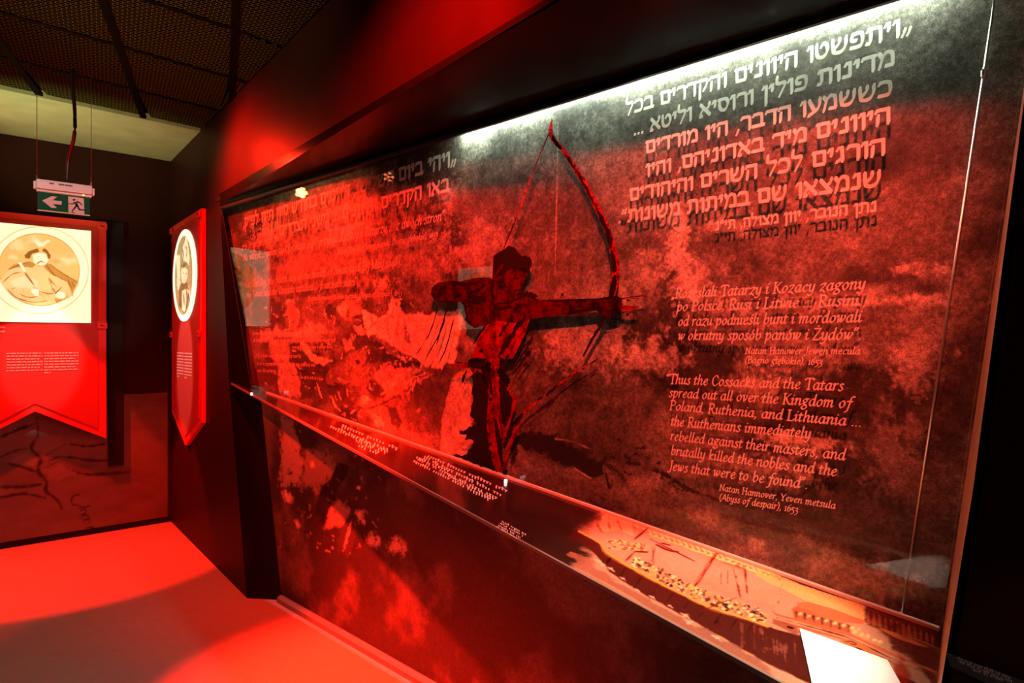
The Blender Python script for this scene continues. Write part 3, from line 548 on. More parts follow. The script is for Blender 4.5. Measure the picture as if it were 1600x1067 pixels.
P.poly(LT, [(960, 230), (1070, 225), (1150, 260), (1250, 330), (1230, 470), (1170, 600), (1060, 560), (1000, 430), (950, 340)], .01, .02, .95, .01)
P.poly(LT * 1.05, [(636, 110), (648, 195), (700, 215), (760, 250), (800, 240), (830, 200), (830, 150), (860, 115), (900, 120), (915, 170), (940, 220), (955, 280), (940, 380), (960, 420), (1010, 435), (1060, 470), (1080, 560), (1030, 540), (940, 500), (860, 450), (800, 400), (720, 370), (690, 390), (660, 300)], .004, .012, .97, .008)
for s_ in ([(835, 250), (822, 320), (846, 400)], [(905, 270), (888, 330), (900, 400)], [(700, 250), (740, 300), (800, 330)], [(860, 180), (850, 240), (800, 280)], [(760, 270), (700, 330)], [(930, 240), (945, 300), (925, 380)]):
    P.stroke(np.array([.5, .28, .2]), s_, 15, rough=.008, a=.8, fine=.008)
P.poly(MD * 1.15, [(800, 570), (900, 540), (960, 560), (1030, 600), (960, 740), (900, 800), (820, 820), (800, 760), (740, 690), (720, 640)], .008, .03, .85, .008)
P.poly(MD * .45, [(400, 640), (430, 600), (520, 560), (560, 500), (620, 470), (660, 460), (680, 500), (670, 570), (700, 620), (710, 680), (680, 730), (620, 730), (560, 700), (480, 720), (410, 720), (395, 690)], .004, .01, .97, .003)
P.poly(MD * .8, [(600, 480), (650, 470), (670, 510), (640, 600), (600, 640), (580, 560)], .03, .03, .4)
P.poly(DK, [(600, 545), (630, 540), (635, 570), (610, 580)], .003, .004); P.stroke(DK, [(450, 700), (480, 715), (500, 708)], 16)
P.stroke(DK, [(690, 520), (680, 560), (650, 590), (640, 600)], 8)
for s_, ww in (([(610, 440), (700, 425), (770, 450), (830, 500)], 34), ([(680, 500), (760, 520), (830, 515), (910, 555), (1050, 590)], 46), ([(690, 470), (740, 500), (725, 560)], 46), ([(830, 570), (900, 590), (980, 570), (1060, 560)], 22), ([(700, 560), (760, 540), (840, 545)], 26), ([(880, 530), (960, 520), (1030, 545)], 14)):
    P.stroke(DK, s_, ww, rough=.016, fine=.012)
for s_ in ([(850, 490), (930, 480), (1000, 510)], [(870, 510), (930, 530), (1010, 530)], [(870, 670), (930, 640), (990, 610)], [(840, 720), (900, 700), (960, 640)], [(1060, 590), (1100, 560), (1180, 540)]): P.stroke(LT, s_, 14, rough=.01, fine=.012)
P.poly(DK, [(700, 680), (750, 690), (820, 780), (800, 810), (720, 790), (680, 740)], .005, .015, .95, .004)
P.poly(DK * 1.5, [(430, 740), (560, 730), (600, 760), (610, 860), (560, 880), (480, 860)], .01, .03, .85, .01)
for s_ in ([(440, 800), (460, 860), (500, 900)], [(480, 760), (500, 820)], [(540, 740), (550, 800)], [(560, 920), (600, 890)], [(330, 700), (350, 760), (370, 810)]): P.stroke(LT * .8, s_, 9, rough=.006, fine=.006)
P.poly(LT * .9, [(640, 790), (690, 785), (725, 830), (650, 845)], .006, .02, .95, .008)
P.poly(MD * .9, [(610, 850), (780, 840), (860, 1067), (780, 1100), (700, 940)], .02, .03, .6)
P.poly(DK, [(820, 860), (880, 880), (930, 980), (900, 1030), (860, 1000)], .005, .015, .95, .004)
P.poly(LT * .8, [(720, 930), (770, 930), (800, 1010), (740, 1000)], .006, .02, .9, .006)
P.stroke(DK, [(565, 830), (620, 870), (690, 880), (780, 850), (860, 810), (920, 765)], 10)
P.poly(DK * 1.8, [(960, 760), (1020, 680), (1160, 640), (1290, 620), (1290, 1000), (1180, 1060), (1000, 1067), (940, 920)], .01, .06, .8, .03)
for i in range(14): P.stroke(LT * random.uniform(.5, 1), [(1000 + random.uniform(-60, 160), 600 + i * 6), (960 + random.uniform(-40, 100), 660 + i * 10)], 8, rough=.008, fine=.01, a=.8)
rs = random.Random(12)                                   # dry brush marks that give the riders their texture
for i in range(330):
    x = rs.uniform(-60, 1100); y = rs.uniform(130, 960 - max(0, 500 - x) * .25); an = rs.gauss(.5, .7) + (1.0 if rs.random() < .3 else 0); l = rs.uniform(12, 46)
    cc = LT * rs.uniform(.5, 1) if rs.random() < .5 else DK * rs.uniform(.6, 2)
    P.stroke(cc, [(x, y), (x + l * .5 * math.cos(an), y + l * .5 * math.sin(an) + rs.uniform(-6, 6)), (x + l * math.cos(an), y + l * math.sin(an))], rs.uniform(4, 9), soft=.002, rough=.005, fine=.008, a=rs.uniform(.5, .95))
P.zoom(640, 400, 5.335)
P.poly(LT, [(0, 490), (160, 500), (240, 445), (300, 470), (360, 470), (430, 440), (440, 540), (400, 700), (372, 900), (300, 890), (260, 925), (180, 910), (120, 920), (0, 740)], .006, .012, .95, .008)
P.zoom(0, 0, 1)
P.poly(MD * 1.15, [(706, 590), (738, 572), (747, 620), (742, 680), (728, 735), (688, 708), (690, 660)], .006, .012, .9, .004)
P.poly(LT * .6, [(728, 670), (742, 690), (732, 712), (722, 700)], .006, .02, .7, .008)
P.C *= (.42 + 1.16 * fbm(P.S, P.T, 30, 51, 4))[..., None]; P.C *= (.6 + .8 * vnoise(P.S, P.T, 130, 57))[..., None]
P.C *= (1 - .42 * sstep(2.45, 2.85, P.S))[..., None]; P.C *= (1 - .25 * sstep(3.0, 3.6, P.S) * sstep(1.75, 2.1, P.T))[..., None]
P.zoom(800, 640, 4.85)                                   # black ground to the right of the archer
BKc = DK * .22
P.poly(BKc, [(-10, 185), (30, 180), (120, 175), (260, 192), (340, 218), (400, 258), (490, 298), (540, 350), (620, 378), (700, 346), (800, 370), (750, 390), (700, 420), (690, 500), (640, 525), (560, 492), (460, 440), (400, 420), (330, 380), (240, 330), (150, 300), (45, 290), (30, 430), (-10, 450)], .004, .02, .98, .014)
for s_, ww in (([(800, 330), (900, 380), (985, 418)], 18), ([(740, 350), (850, 390), (965, 425)], 18), ([(700, 390), (800, 470), (880, 575)], 40), ([(820, 460), (930, 497)], 16), ([(750, 220), (835, 232)], 9), ([(930, 292), (1045, 290)], 10), ([(1080, 388), (1185, 425)], 7), ([(1040, 450), (1130, 475), (1240, 545), (1370, 625)], 36), ([(1130, 512), (1250, 592), (1365, 625)], 20), ([(930, 330), (1040, 380)], 7), ([(700, 470), (740, 590)], 16), ([(1370, 620), (1500, 660), (1640, 720)], 20), ([(1130, 600), (1300, 640)], 12)):
    P.stroke(BKc if ww < 38 else BKc * 2, s_, ww, rough=.01, fine=.01)
P.stroke(LT * .5, [(470, 440), (560, 500), (600, 520)], 5); P.stroke(LT * .5, [(330, 220), (450, 240), (600, 300)], 5, a=.5)
keepU = [MU.trace(*p) for p in ((330, 335), (352, 327))] ; left = [(ML[2] - MU.o) @ MU.s, 2.62]
keep = [((ML[2] - MU.o) @ MU.s - .0, 2.63), ((ML[1] - MU.o) @ MU.s, ML[1][2] - .02)] + [(s, SH.o[2] - (s - .672) * .1095 - .02) for s in (1.5, 3, 4.4)] + [(4.4, 2.63)]
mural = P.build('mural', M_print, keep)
tag(mural, 'large printed battle mural with riders and horses on the wall behind the slanted glass', 'mural')
P = Paint(MU, ds(.3, 4.3, lambda s: .003 * (1 + max(0, 4.2 - s) * .3)), np.arange(.0, 1.36, .005), .12)
cl = fbm(P.S, P.T, 4, 61, 5); P.C = ((.035 + .12 * sstep(.4, .75, cl)) * (.7 + .6 * fbm(P.S, P.T, 90, 71, 2)))[..., None] * np.array([1, .9, .8])
P.zoom(400, 620, 4.104)
P.poly(MD * 1.2, [(160, 100), (220, 120), (270, 250), (300, 400), (300, 470), (250, 560), (160, 560), (160, 300)], .02, .06, .7, .03)
P.poly(DK, [(260, 100), (330, 110), (340, 330), (310, 440), (290, 340)], .01, .02, .95, .006)
P.poly(MD, [(320, 330), (430, 360), (530, 430), (470, 540), (380, 600), (250, 560), (300, 470)], .03, .05, .6, .02)
P.poly(MD * .9, [(520, 660), (600, 720), (560, 820), (440, 840), (470, 730)], .015, .02, .8, .01)
P.poly(BKc, [(520, 420), (600, 440), (570, 530), (500, 620), (510, 650), (460, 720), (440, 815), (405, 800), (420, 772), (372, 757), (388, 690), (430, 570), (480, 530)], .004, .01, .98, .004)
P.poly(DK * 1.2, [(520, 930), (545, 850), (600, 780), (640, 800), (650, 870), (620, 960), (590, 1030), (560, 1000)], .006, .015, .9, .008)
P.stroke(MD, [(560, 990), (590, 880), (610, 800)], 18, fine=.01)
P.poly(DK, [(640, 640), (760, 560), (985, 640), (1300, 900), (1500, 1200), (985, 990), (800, 860), (700, 760)], .03, .05, .85)  # dark mass: the shade under the shelf put into the print
for c, r in (((660, 583), 14), ((740, 870), 12), ((665, 750), 34), ((265, 815), 26), ((690, 800), 24), ((360, 440), 26), ((200, 640), 40), ((750, 920), 50), ((900, 960), 60)): P.blob(LT * .9, c, r, r, .8)
for i in range(160):
    x = rs.uniform(140, 800); y = rs.uniform(110, 1000); an = rs.gauss(.9, .8); l = rs.uniform(10, 40); cc = LT * rs.uniform(.2, .5) if rs.random() < .5 else DK * rs.uniform(.4, 1.5)
    P.stroke(cc, [(x, y), (x + l * .5 * math.cos(an) + 4, y + l * .5 * math.sin(an)), (x + l * math.cos(an), y + l * math.sin(an))], rs.uniform(4, 10), soft=.004, rough=.01, fine=.01, a=rs.uniform(.4, .9))
lo = [((ML[1] - MU.o) @ MU.s, ML[1][2] - .005), ((ML[0] - MU.o) @ MU.s, 0.0), (4.28, 0.0)] + [(s, SH.o[2] - (s - .672) * .1095 - .02) for s in (4.28, 3, 1.5)]
tag(P.build('mural', M_print, lo), 'lower mural with dark horse legs under the sloping shelf', 'mural')

# ------------------------------------------------------------------ glass pane with its lettering and the printed archer
root = thing('glass_pane', 'big slanted glass pane printed with white Hebrew, Polish and English quotes and an archer', 'glass pane', GL.px(900, 785))
GI = GL.shifted(-.0098)          # prints sit on the inner face
tl = [GL.trace(*p) for p in ((347, 326), (383, 500), (394, 613))]
pts = [GL.at(*p) for p in tl] + [GL.at(*SH_) for SH_ in (GL.trace(1468, 987),)] + [gr(2.1), np.array(gr(2.46))]
mb = MB(); mb.prism(pts, -ND * .008); fix(mb.build('pane', M_glass), root)
bar = lambda nm, a, b, w_, h_, m: (lambda q: q.box((np.asarray(a) + b) / 2, np.asarray(b) - a, ND * w_, np.array([0, 0, h_])))(mbx := MB()) or mbx.build(nm, m, root)
bar('top_rail', BT(0) + ND * .004, BT(4.25) + ND * .004, .016, .012, M_black)
bar('bottom_strip', GL.px(416, 614) - ND * .004 + [0, 0, .004], GL.px(1467, 986) - ND * .004 + [0, 0, .004], .014, .008, mat('clear_silicone', (.55, .48, .42), .3))
bar('edge_strip', GL.at(*tl[0]) + ND * .001, GL.at(*tl[2]) + ND * .001, .004, .004, M_black)
H1 = [("„ויתפשטו היוונים והקדרים בכל", (978, 180), (1427, 50), 23), ("מדינות פולין ורוסיא וליטא ...", (990, 212), (1400, 101), 22), ("כששמעו הדבר, היו מורדים", (1009, 240), (1396, 148), 22),
      ("היוונים מיד באדוניהם, והיו", (1009, 276), (1394, 191), 22), ("הורגים לכל השרים והיהודים", (984, 314), (1386, 240), 22), ("שנמצאו שם במיתות משונות“.", (966, 349), (1379, 290), 22), ("נתן הנובר, יוון מצולה, תי\"ג", (1117, 360), (1371, 330), 15)]
mb = MB()
for t_, a, b, c in H1: write(mb, GI, t_, a, b, c, 'heb')
mb.build('hebrew_lettering', M_letter, root)['label'] = 'white Hebrew quotation at the upper right of the pane'
mb = MB()
for t_, a, b, c in [("„ויהי ביום השלישי, ד' ימים בחודש סיון ת\"ח לפ\"ק,", (380, 356), (714, 256), 18.5), ("באו הקדרים והיוונים ... משני הצדדים“.", (429, 370), (703, 298), 17.5), ("נתן הנובר, יוון מצולה, תי\"ג", (378, 391), (436, 376), 7)]: write(mb, GI, t_, a, b, c, 'heb')
mb.build('hebrew_lettering', M_letter, root)['label'] = 'white Hebrew quotation at the upper left of the pane'
mb = MB()
for t_, a, b, c in [("„Rozesłali Tatarzy i Kozacy zagony", (1049, 466), (1352, 451), 17), ("po Polsce, Rusi i Litwie ... Rusini", (1057, 486), (1342, 477), 17), ("od razu podnieśli bunt i mordowali", (1059, 509), (1346, 503), 17), ("w okrutny sposób panów i Żydów”.", (1059, 531), (1346, 530.5), 17),
        ("Natan Hanower Jewen mecula", (1164, 552.7), (1344, 553.5), 11), ("(Bagno głębokie), 1653", (1164, 567), (1285, 570), 11)]: write(mb, GI, t_, a, b, c)
mb.build('polish_lettering', M_letter, root)['label'] = 'white italic Polish quotation at the right of the pane'
mb = MB()
for t_, a, b, c in [("“Thus the Cossacks and the Tatars", (1040, 599), (1318, 610.6), 16.5), ("spread out all over the Kingdom of", (1045, 619.6), (1330, 638), 16.5), ("Poland, Ruthenia, and Lithuania ...", (1046, 640), (1347, 667), 16.5), ("the Ruthenians immediately", (1047.7, 664.5), (1267, 685), 16.5),
        ("rebelled against their masters, and", (1047, 687), (1320.5, 719), 16.5), ("brutally killed the nobles and the", (1047.7, 710), (1307.5, 744), 16.5), ("Jews that were to be found”.", (1045, 734), (1262.6, 764), 16.5), ("Natan Hannover, Yeven metsula", (1123.7, 766), (1305.5, 795), 11), ("(Abyss of despair), 1653", (1123.7, 781), (1247, 801), 11)]: write(mb, GI, t_, a, b, c)
mb.build('english_lettering', M_letter, root)['label'] = 'white italic English quotation at the right of the pane'
mb = MB()
for t_, a, b, c in [("We wtorek ... siwan 5408 [25 maja 1648] przybyli Kozacy i Tatarzy ... z dwóch stron”.", (380, 408), (698, 343), 13.5), ("Natan Hanower Jewen mecula (Bagno głębokie), 1653", (527, 398), (684, 369.5), 9.5)]: write(mb, GI, t_, a, b, c)
mb.build('polish_lettering', M_letter, root)['label'] = 'white italic Polish quotation at the left of the pane'
mb = MB()
for t_, a, b, c in [("“On Tuesday, the fourth day of the month of Sivan 5408 [25 May 1648],", (382, 450), (628, 413.5), 12.5), ("the Tatars and the Cossacks attacked ... from both sides”.", (385, 465), (560, 445), 11.5), ("Natan Hannover, Yeven metsula (Abyss of despair), 1653", (481, 470), (628, 461), 8)]: write(mb, GI, t_, a, b, c)
mb.build('english_lettering', M_letter, root)['label'] = 'white italic English quotation at the left of the pane'
mb = MB()
for i, (a, b, h) in enumerate([((395, 523), (522, 521), 6), ((396, 534), (524, 534), 6), ((456, 544), (519, 544), 4.5), ((399, 558), (470, 559), 6), ((401, 570), (494, 573), 6), ((402, 581), (431, 582.5), 6), ((440, 590), (500, 593), 4.5)]): mb = MB(); scribble(mb, GI, a, b, h, seed=i); mb.build('small_lettering', M_letter, root)

def rib(mb, pts, w0, off, jit=.25, kk=5, seed=0):         # a brush stroke; widths and points in pixels of the current zoom
    rs = random.Random(seed + len(pts)); pts = smooth(pts, kk); n = len(pts); L = []
    for i, p in enumerate(pts):
        t = np.subtract(pts[min(i + 1, n - 1)], pts[max(i - 1, 0)]); t = t / (np.linalg.norm(t) + 1e-9); k = i / (n - 1)
        ww = (np.interp(k, np.linspace(0, 1, len(w0)), w0) if hasattr(w0, '__len__') else w0 * min(1, .25 + 4 * min(k, 1 - k))) / 2
        a, b = ww * (1 + rs.uniform(-jit, jit)), ww * (1 + rs.uniform(-jit, jit))
        L.append(((p[0] - t[1] * a, p[1] + t[0] * a), (p[0] + t[1] * b, p[1] - t[0] * b)))
    for (a, b), (c, d) in zip(L, L[1:]): mb.face([Zp(a, off), Zp(b, off), Zp(d, off), Zp(c, off)])
zo = (0, 0, 1)
def Zp(p, off):
    u, v = zo[0] + p[0] / zo[2], zo[1] + p[1] / zo[2]
    return GL.px(u, v, off) if off > 0 else GI.px(u, v, off + .009)
def pol(mb, pts, off, rough=0, seed=1):                   # an outline, its edge broken up like dry paint
    if rough:
        rs = random.Random(seed); q = []
        for a, b in zip(pts, pts[1:] + pts[:1]):
            a = np.array(a, float); b = np.array(b, float); m = max(1, int(np.linalg.norm(b - a) / (rough * 1.6))); nn = np.array([-(b - a)[1], (b - a)[0]]); nn = nn / (np.linalg.norm(nn) + 1e-9)
            for i in range(m): q.append(a + (b - a) * i / m + (nn * rs.uniform(-rough, rough) if i else 0))
        pts = q
    mb.face([Zp(p, off) for p in pts])
red = MB(); dark = MB(); bow = MB(); strg = MB(); blk = MB(); RO, BO, IO = .0004, .0008, -.0083
zo = (740, 360, 5.335)
pol(dark, [(165, 210), (250, 160), (290, 130), (340, 140), (400, 210), (470, 220), (485, 270), (460, 350), (440, 380), (422, 420), (402, 480), (422, 520), (560, 580), (740, 572), (1040, 572), (1190, 550), (1232, 560), (1245, 640), (1220, 695), (1120, 722), (1050, 695), (1030, 668), (870, 695), (600, 722), (470, 740), (400, 780), (240, 760), (130, 740), (150, 500), (160, 330)], RO)
pol(red, [(130, 735), (240, 755), (400, 775), (470, 738), (430, 860), (330, 1067), (-20, 1067), (60, 860)], RO)
zo = (640, 400, 5.335)
pol(dark, [(180, 320), (190, 265), (240, 222), (340, 205), (420, 212), (560, 180), (650, 178), (700, 190), (700, 420), (690, 560), (540, 600), (480, 560), (450, 410), (420, 380), (300, 380), (240, 382), (200, 360)], RO)
zo = (680, 550, 4.64)
pol(red, [(60, 90), (390, 60), (400, 300), (420, 310), (430, 480), (480, 700), (490, 870), (440, 870), (395, 740), (368, 560), (385, 310), (250, 120)], RO)
pol(red, [(300, -60), (460, -60), (470, 120), (470, 300), (492, 560), (505, 640), (485, 665), (430, 470), (410, 250), (380, 60)], RO)
pol(red, [(460, 200), (540, 270), (592, 350), (570, 430), (510, 620), (490, 600), (470, 420)], RO)
pol(red, [(556, 600), (640, 450), (604, 560), (532, 720), (512, 850), (488, 860), (500, 760)], RO)
zo = (680, 150, 3.047)                                   # the bow
UL = [(558, 108), (549, 160), (556, 192), (575, 222), (605, 250), (660, 335), (720, 432), (780, 550), (820, 640), (842, 710), (858, 800), (856, 880), (838, 960)]
rib(bow, UL, [3, 20, 24, 26, 20, 24, 28, 30, 32, 34, 38, 36, 30], IO, .03)
rib(blk, [(556, 185), (568, 212), (590, 240), (604, 252)], 16, BO, .3); rib(blk, [(612, 262), (660, 336), (716, 430), (770, 536)], 9, BO, .9)
rib(blk, [(770, 536), (806, 610), (832, 680), (840, 715)], 20, BO, .5); rib(blk, [(838, 730), (852, 790), (854, 830)], 20, BO, .4); rib(blk, [(856, 850), (850, 900), (832, 965)], 24, BO, .4)
rib(strg, [(545, 172), (505, 265), (460, 380), (400, 545), (322, 735)], [7, 6, 6, 5, 5], IO, .05); rib(blk, [(538, 190), (505, 270)], 4, BO, .5); rib(blk, [(400, 548), (322, 738)], 5, BO, .4)
zo = (740, 360, 5.335)
rib(blk, [(1085, 705), (1070, 770), (1030, 840), (985, 910), (915, 1050)], [40, 34, 24, 18, 12], BO, .35); rib(bow, [(1085, 715), (1062, 790), (990, 910), (905, 1067)], 20, IO, .1)
rib(blk, [(1075, 740), (1100, 735), (1150, 735)], 12, BO, .4)
zo = (680, 550, 4.64)
rib(bow, [(1188, 45), (1040, 130), (888, 242), (760, 345), (640, 450), (560, 590)], [7, 9, 14, 14, 20, 14], IO, .1)
rib(blk, [(888, 238), (840, 285), (800, 316)], 20, BO, .5); rib(blk, [(790, 318), (740, 350)], 14, BO, .7); rib(blk, [(1180, 50), (1120, 90)], 9, BO, .6)
rib(blk, [(640, 440), (600, 490), (570, 520)], 24, BO, .5)
zo = (740, 360, 5.335)
rib(red, [(145, 440), (130, 640), (140, 840), (160, 1060)], 5, RO, .1)
pol(blk, [(165, 215), (200, 190), (250, 160), (290, 130), (340, 140), (370, 190), (400, 212), (470, 222), (486, 270), (462, 355), (400, 350), (380, 300), (320, 310), (250, 360), (200, 390), (185, 380), (240, 310), (260, 270), (215, 300), (180, 370), (170, 320)], BO, 7)
rib(blk, [(330, 335), (380, 318), (455, 340)], 26, BO, .5); rib(blk, [(250, 380), (240, 440), (270, 470)], 30, BO, .6); rib(blk, [(170, 400), (150, 480), (155, 520)], 22, BO, .6)
rib(blk, [(325, 405), (355, 395), (375, 408)], 12, BO, .3); rib(blk, [(395, 405), (402, 460), (412, 485)], 12, BO, .4); rib(blk, [(330, 505), (380, 495), (412, 482)], 12, BO, .4); rib(blk, [(350, 535), (420, 530), (470, 535), (540, 550)], 40, BO, .5); rib(blk, [(310, 590), (350, 575), (392, 560)], 18, BO, .5)
rib(blk, [(190, 610), (250, 605), (330, 600)], 14, BO, .5); rib(blk, [(160, 700), (210, 655), (330, 635)], 24, BO, .5); rib(blk, [(160, 620), (200, 640)], 26, BO, .6); rib(blk, [(330, 600), (440, 625)], 6, BO, .4)
rib(blk, [(560, 585), (740, 590), (880, 578), (1040, 572), (1120, 560), (1215, 548)], 14, BO, .5); rib(blk, [(730, 530), (750, 540)], 24, BO, .5); rib(blk, [(780, 690), (900, 668), (1030, 648), (1062, 700)], 26, BO, .4); rib(blk, [(960, 615), (1030, 605), (1040, 650)], 30, BO, .5); rib(blk, [(860, 640), (900, 620)], 26, BO, .5)
for s_ in ([(1045, 615), (1100, 668), (1165, 662)], [(1090, 600), (1180, 600)], [(1110, 630), (1175, 632)], [(1060, 690), (1090, 700)]): rib(blk, s_, 7, BO, .3)
rib(red, [(1200, 575), (1290, 560), (1400, 545), (1450, 555)], [16, 10, 14, 5], RO, .1); rib(blk, [(1270, 575), (1305, 588)], 12, BO, .4); rib(blk, [(1290, 575), (1390, 560)], 5, BO, .4)
rib(red, [(1210, 640), (1290, 650), (1370, 640)], [30, 50, 14], RO, .2)
for s_, ww in (([(440, 712), (360, 815), (285, 930), (205, 1060)], 36), ([(325, 720), (255, 820), (210, 890)], 18), ([(500, 880), (455, 940), (400, 980)], 16), ([(440, 1030), (480, 1010)], 30), ([(120, 760), (60, 850), (10, 920)], 12), ([(395, 750), (330, 830)], 18), ([(60, 1010), (80, 1000)], 30), ([(330, 880), (270, 990)], 8), ([(360, 900), (300, 1010)], 6)): rib(blk, s_, ww, BO, .5)
zo = (640, 400, 5.335)
rib(blk, [(340, 222), (430, 232), (560, 232)], 26, BO, .5); rib(blk, [(470, 300), (560, 290), (640, 232)], 20, BO, .6); rib(blk, [(365, 318), (400, 318)], 44, BO, .4); rib(blk, [(480, 330), (540, 350), (640, 370)], 60, BO, .5); rib(blk, [(420, 350), (520, 385), (600, 400)], 16, BO, .6)
rib(blk, [(178, 320), (190, 268), (240, 222)], 5, BO, .3); rib(blk, [(232, 384), (300, 376), (378, 378)], 10, BO, .5); rib(blk, [(470, 420), (480, 520), (520, 580)], 24, BO, .8)
for s_, ww in (([(242, 390), (215, 510), (160, 660), (125, 710)], 9), ([(100, 755), (55, 825)], 8), ([(322, 388), (300, 480), (250, 650), (225, 750)], 11), ([(310, 480), (255, 640), (120, 880)], 9), ([(375, 490), (345, 620), (300, 780), (235, 915)], 10)): rib(blk if ww > 8 else red, s_, ww, BO, .3)
for s_, ww in (([(1030, 680), (985, 760), (930, 840), (850, 985)], 14), ([(800, 870), (770, 940), (740, 960)], 40), ([(740, 950), (780, 1000), (830, 1060)], 50), ([(960, 820), (1000, 800)], 36), ([(490, 880), (550, 865), (610, 885)], 40), ([(590, 780), (600, 800)], 30), ([(560, 940), (640, 930), (660, 890), (670, 1000)], 34), ([(480, 955), (455, 1000), (440, 1060)], 16), ([(560, 980), (570, 1060)], 16), ([(600, 970), (640, 1060)], 22), ([(380, 885), (440, 890)], 10), ([(650, 555), (590, 645), (530, 735)], 14)): rib(blk, s_, ww, BO, .5)
zo = (680, 550, 4.64)
pol(blk, [(240, 62), (290, 45), (350, 52), (392, 90), (402, 180), (385, 300), (372, 400), (368, 480), (372, 560), (392, 660), (430, 840), (432, 862), (130, 750), (230, 740), (280, 650), (250, 630), (205, 640), (230, 600), (160, 590), (250, 540), (310, 520), (255, 465), (275, 330), (265, 180), (300, 130), (360, 200), (340, 120), (240, 110)], BO, 9)
pol(blk, [(440, 120), (500, 128), (545, 200), (520, 268), (562, 340), (545, 450), (505, 560), (482, 500), (470, 380), (465, 200)], BO, 6)
pol(blk, [(425, 470), (445, 490), (480, 640), (497, 830), (484, 836), (455, 720), (436, 600)], BO, 4); pol(blk, [(632, 440), (580, 520), (540, 620), (505, 720), (496, 680), (530, 600), (560, 520), (600, 470)], BO, 4)
pol(blk, [(492, 850), (528, 850), (520, 888), (488, 886)], BO, 3); rib(blk, [(415, 0), (425, 160), (440, 330)], 4, BO, .3); rib(blk, [(455, 340), (470, 480), (492, 640)], 7, BO, .4)
rib(blk, [(460, 30), (500, 60), (540, 10)], 18, BO, .5); rib(blk, [(560, 170), (610, 100), (680, 10)], 14, BO, .6); rib(blk, [(190, 240), (220, 160)], 10, BO, .6); rib(blk, [(400, 330), (410, 350)], 26, BO, .5); rib(blk, [(380, 490), (392, 500)], 26, BO, .5); rib(blk, [(395, 660), (410, 670)], 22, BO, .5)
a1 = red.build('archer_print', M_inkred, root); a1['label'] = 'dark red figure of an archer drawing a tall bow'
a3 = dark.build('inked_upper_body', M_inkdark); a3.parent = a1; a4 = bow.build('bow', M_inkbow); a4.parent = a1; a5 = strg.build('bow_string', M_inkbow); a5.parent = a1; a4['label'] = 'tall red recurved bow'
a2 = blk.build('brushwork', M_inkblack); a2.parent = a1
a2['label'] = 'black brush strokes over the archer'

# ------------------------------------------------------------------ white light strip hidden behind the hood
root = thing('light_strip', 'long white light strip above the right two thirds of the glass, under the black hood', 'light strip', BT(3.2))
s0 = GL.trace(712, 211)[0]
mb = MB(); a, b = BT(s0) - ND * .037 + [0, 0, .026], BT(4.2) - ND * .037 + [0, 0, .026]
mb.box((a + b) / 2 + [0, 0, .012], b - a, ND * .02, (0, 0, .012)); mb.build('profile', M_steel, root)
mb = MB(); mb.box((a + b) / 2 + [0, 0, .003], b - a, ND * .012, (0, 0, .006))
mb.build('diffuser', mat('led_diffuser', (.9, .9, .85), .5, emit=(.86, 1, .80), es=230), root)

# ------------------------------------------------------------------ sloping shelf with the printed boat
sq = lambda u, v: np.array(SH.trace(u, v))
cs = [sq(u, v) for u, v in ((358, 600), (504, 673), (643, 739), (873, 884), (1198, 1059))]
cut = lambda s: (lambda p: p)(None)
def wall_t(s):                                            # depth of the shelf at s: out to the face of the wall
    p0 = SH.at(s, 0); return (1.22 - p0[0]) / SH.t[0]
sl0, sl1 = -.38, 3.66
P = Paint(SH, ds(-.42, 3.7, lambda s: .0018 * (1 + max(0, 3.5 - s) * .5)), np.arange(-.012, .66, .0018), (.085, .04, .035))
cl = fbm(P.S, P.T, 5, 81, 4); P.C *= (.6 + .8 * cl)[..., None]
E_ = lambda *c: np.array(c)
P.zoom(900, 780, 4.85)
SKY = E_(.66, .40, .30)
P.poly(SKY, [(40, 235), (250, 60), (700, 300), (1500, 600), (2400, 950), (3000, 1250), (3000, 1700), (2000, 1600), (1000, 1200), (-60, 640), (-100, 560), (120, 420)], .03, .03, 1)
P.poly(E_(.72, .44, .36), [(500, 300), (1500, 640), (1500, 720), (700, 500)], .02, .03, .7)
P.poly(E_(.55, .33, .28), [(350, 470), (1000, 640), (1500, 800), (1500, 900), (600, 520)], .02, .04, .6)
P.poly(E_(.88, .68, .38), [(240, 75), (360, 110), (780, 255), (1130, 380), (1500, 520), (1500, 600), (1100, 465), (780, 345), (560, 270), (420, 195)], .004, .012, .95)
P.poly(E_(.80, .56, .36), [(190, 125), (250, 105), (310, 115), (400, 150), (440, 285), (330, 232), (210, 250), (180, 215)], .003, .006)
for s_ in ([(165, 190), (190, 240), (215, 255)], [(250, 115), (245, 170), (260, 230)], [(310, 125), (320, 180), (345, 230)], [(180, 130), (160, 190), (195, 245)]): P.stroke(E_(.42, .16, .12), s_, 7)
for x in range(430, 1440, 46):
    y = 190 + (x - 430) * .345; P.stroke(E_(.45, .20, .12), [(x, y), (x + 30, y + 38)], 12, a=.75)
    P.blob(E_(.5, .26, .16), (x + 20, y + 30), 22, 14, .8)
hull_top = [(0, 225), (20, 240), (180, 328), (205, 370), (240, 410), (400, 505), (600, 615), (800, 712), (960, 795), (1100, 845), (1300, 905), (1460, 965)]
P.poly(E_(.15, .035, .028), hull_top + [(1900, 1090), (2600, 1400), (2600, 1800), (1460, 1250), (1200, 1100), (1000, 985), (760, 860), (560, 745), (400, 655), (250, 545), (160, 425), (30, 330), (-60, 290)], .004, .008, .97)
P.poly(E_(.46, .22, .17), [(-40, 400), (100, 440), (180, 530), (320, 620), (500, 730), (760, 870), (1000, 1000), (1200, 1110), (1460, 1260), (1460, 1330), (1000, 1110), (600, 890), (300, 700), (0, 540)], .006, .02, .85)
P.stroke(E_(.70, .36, .24), [(0, 520), (300, 680), (600, 860), (1000, 1080), (1400, 1290)], 18, rough=.004)
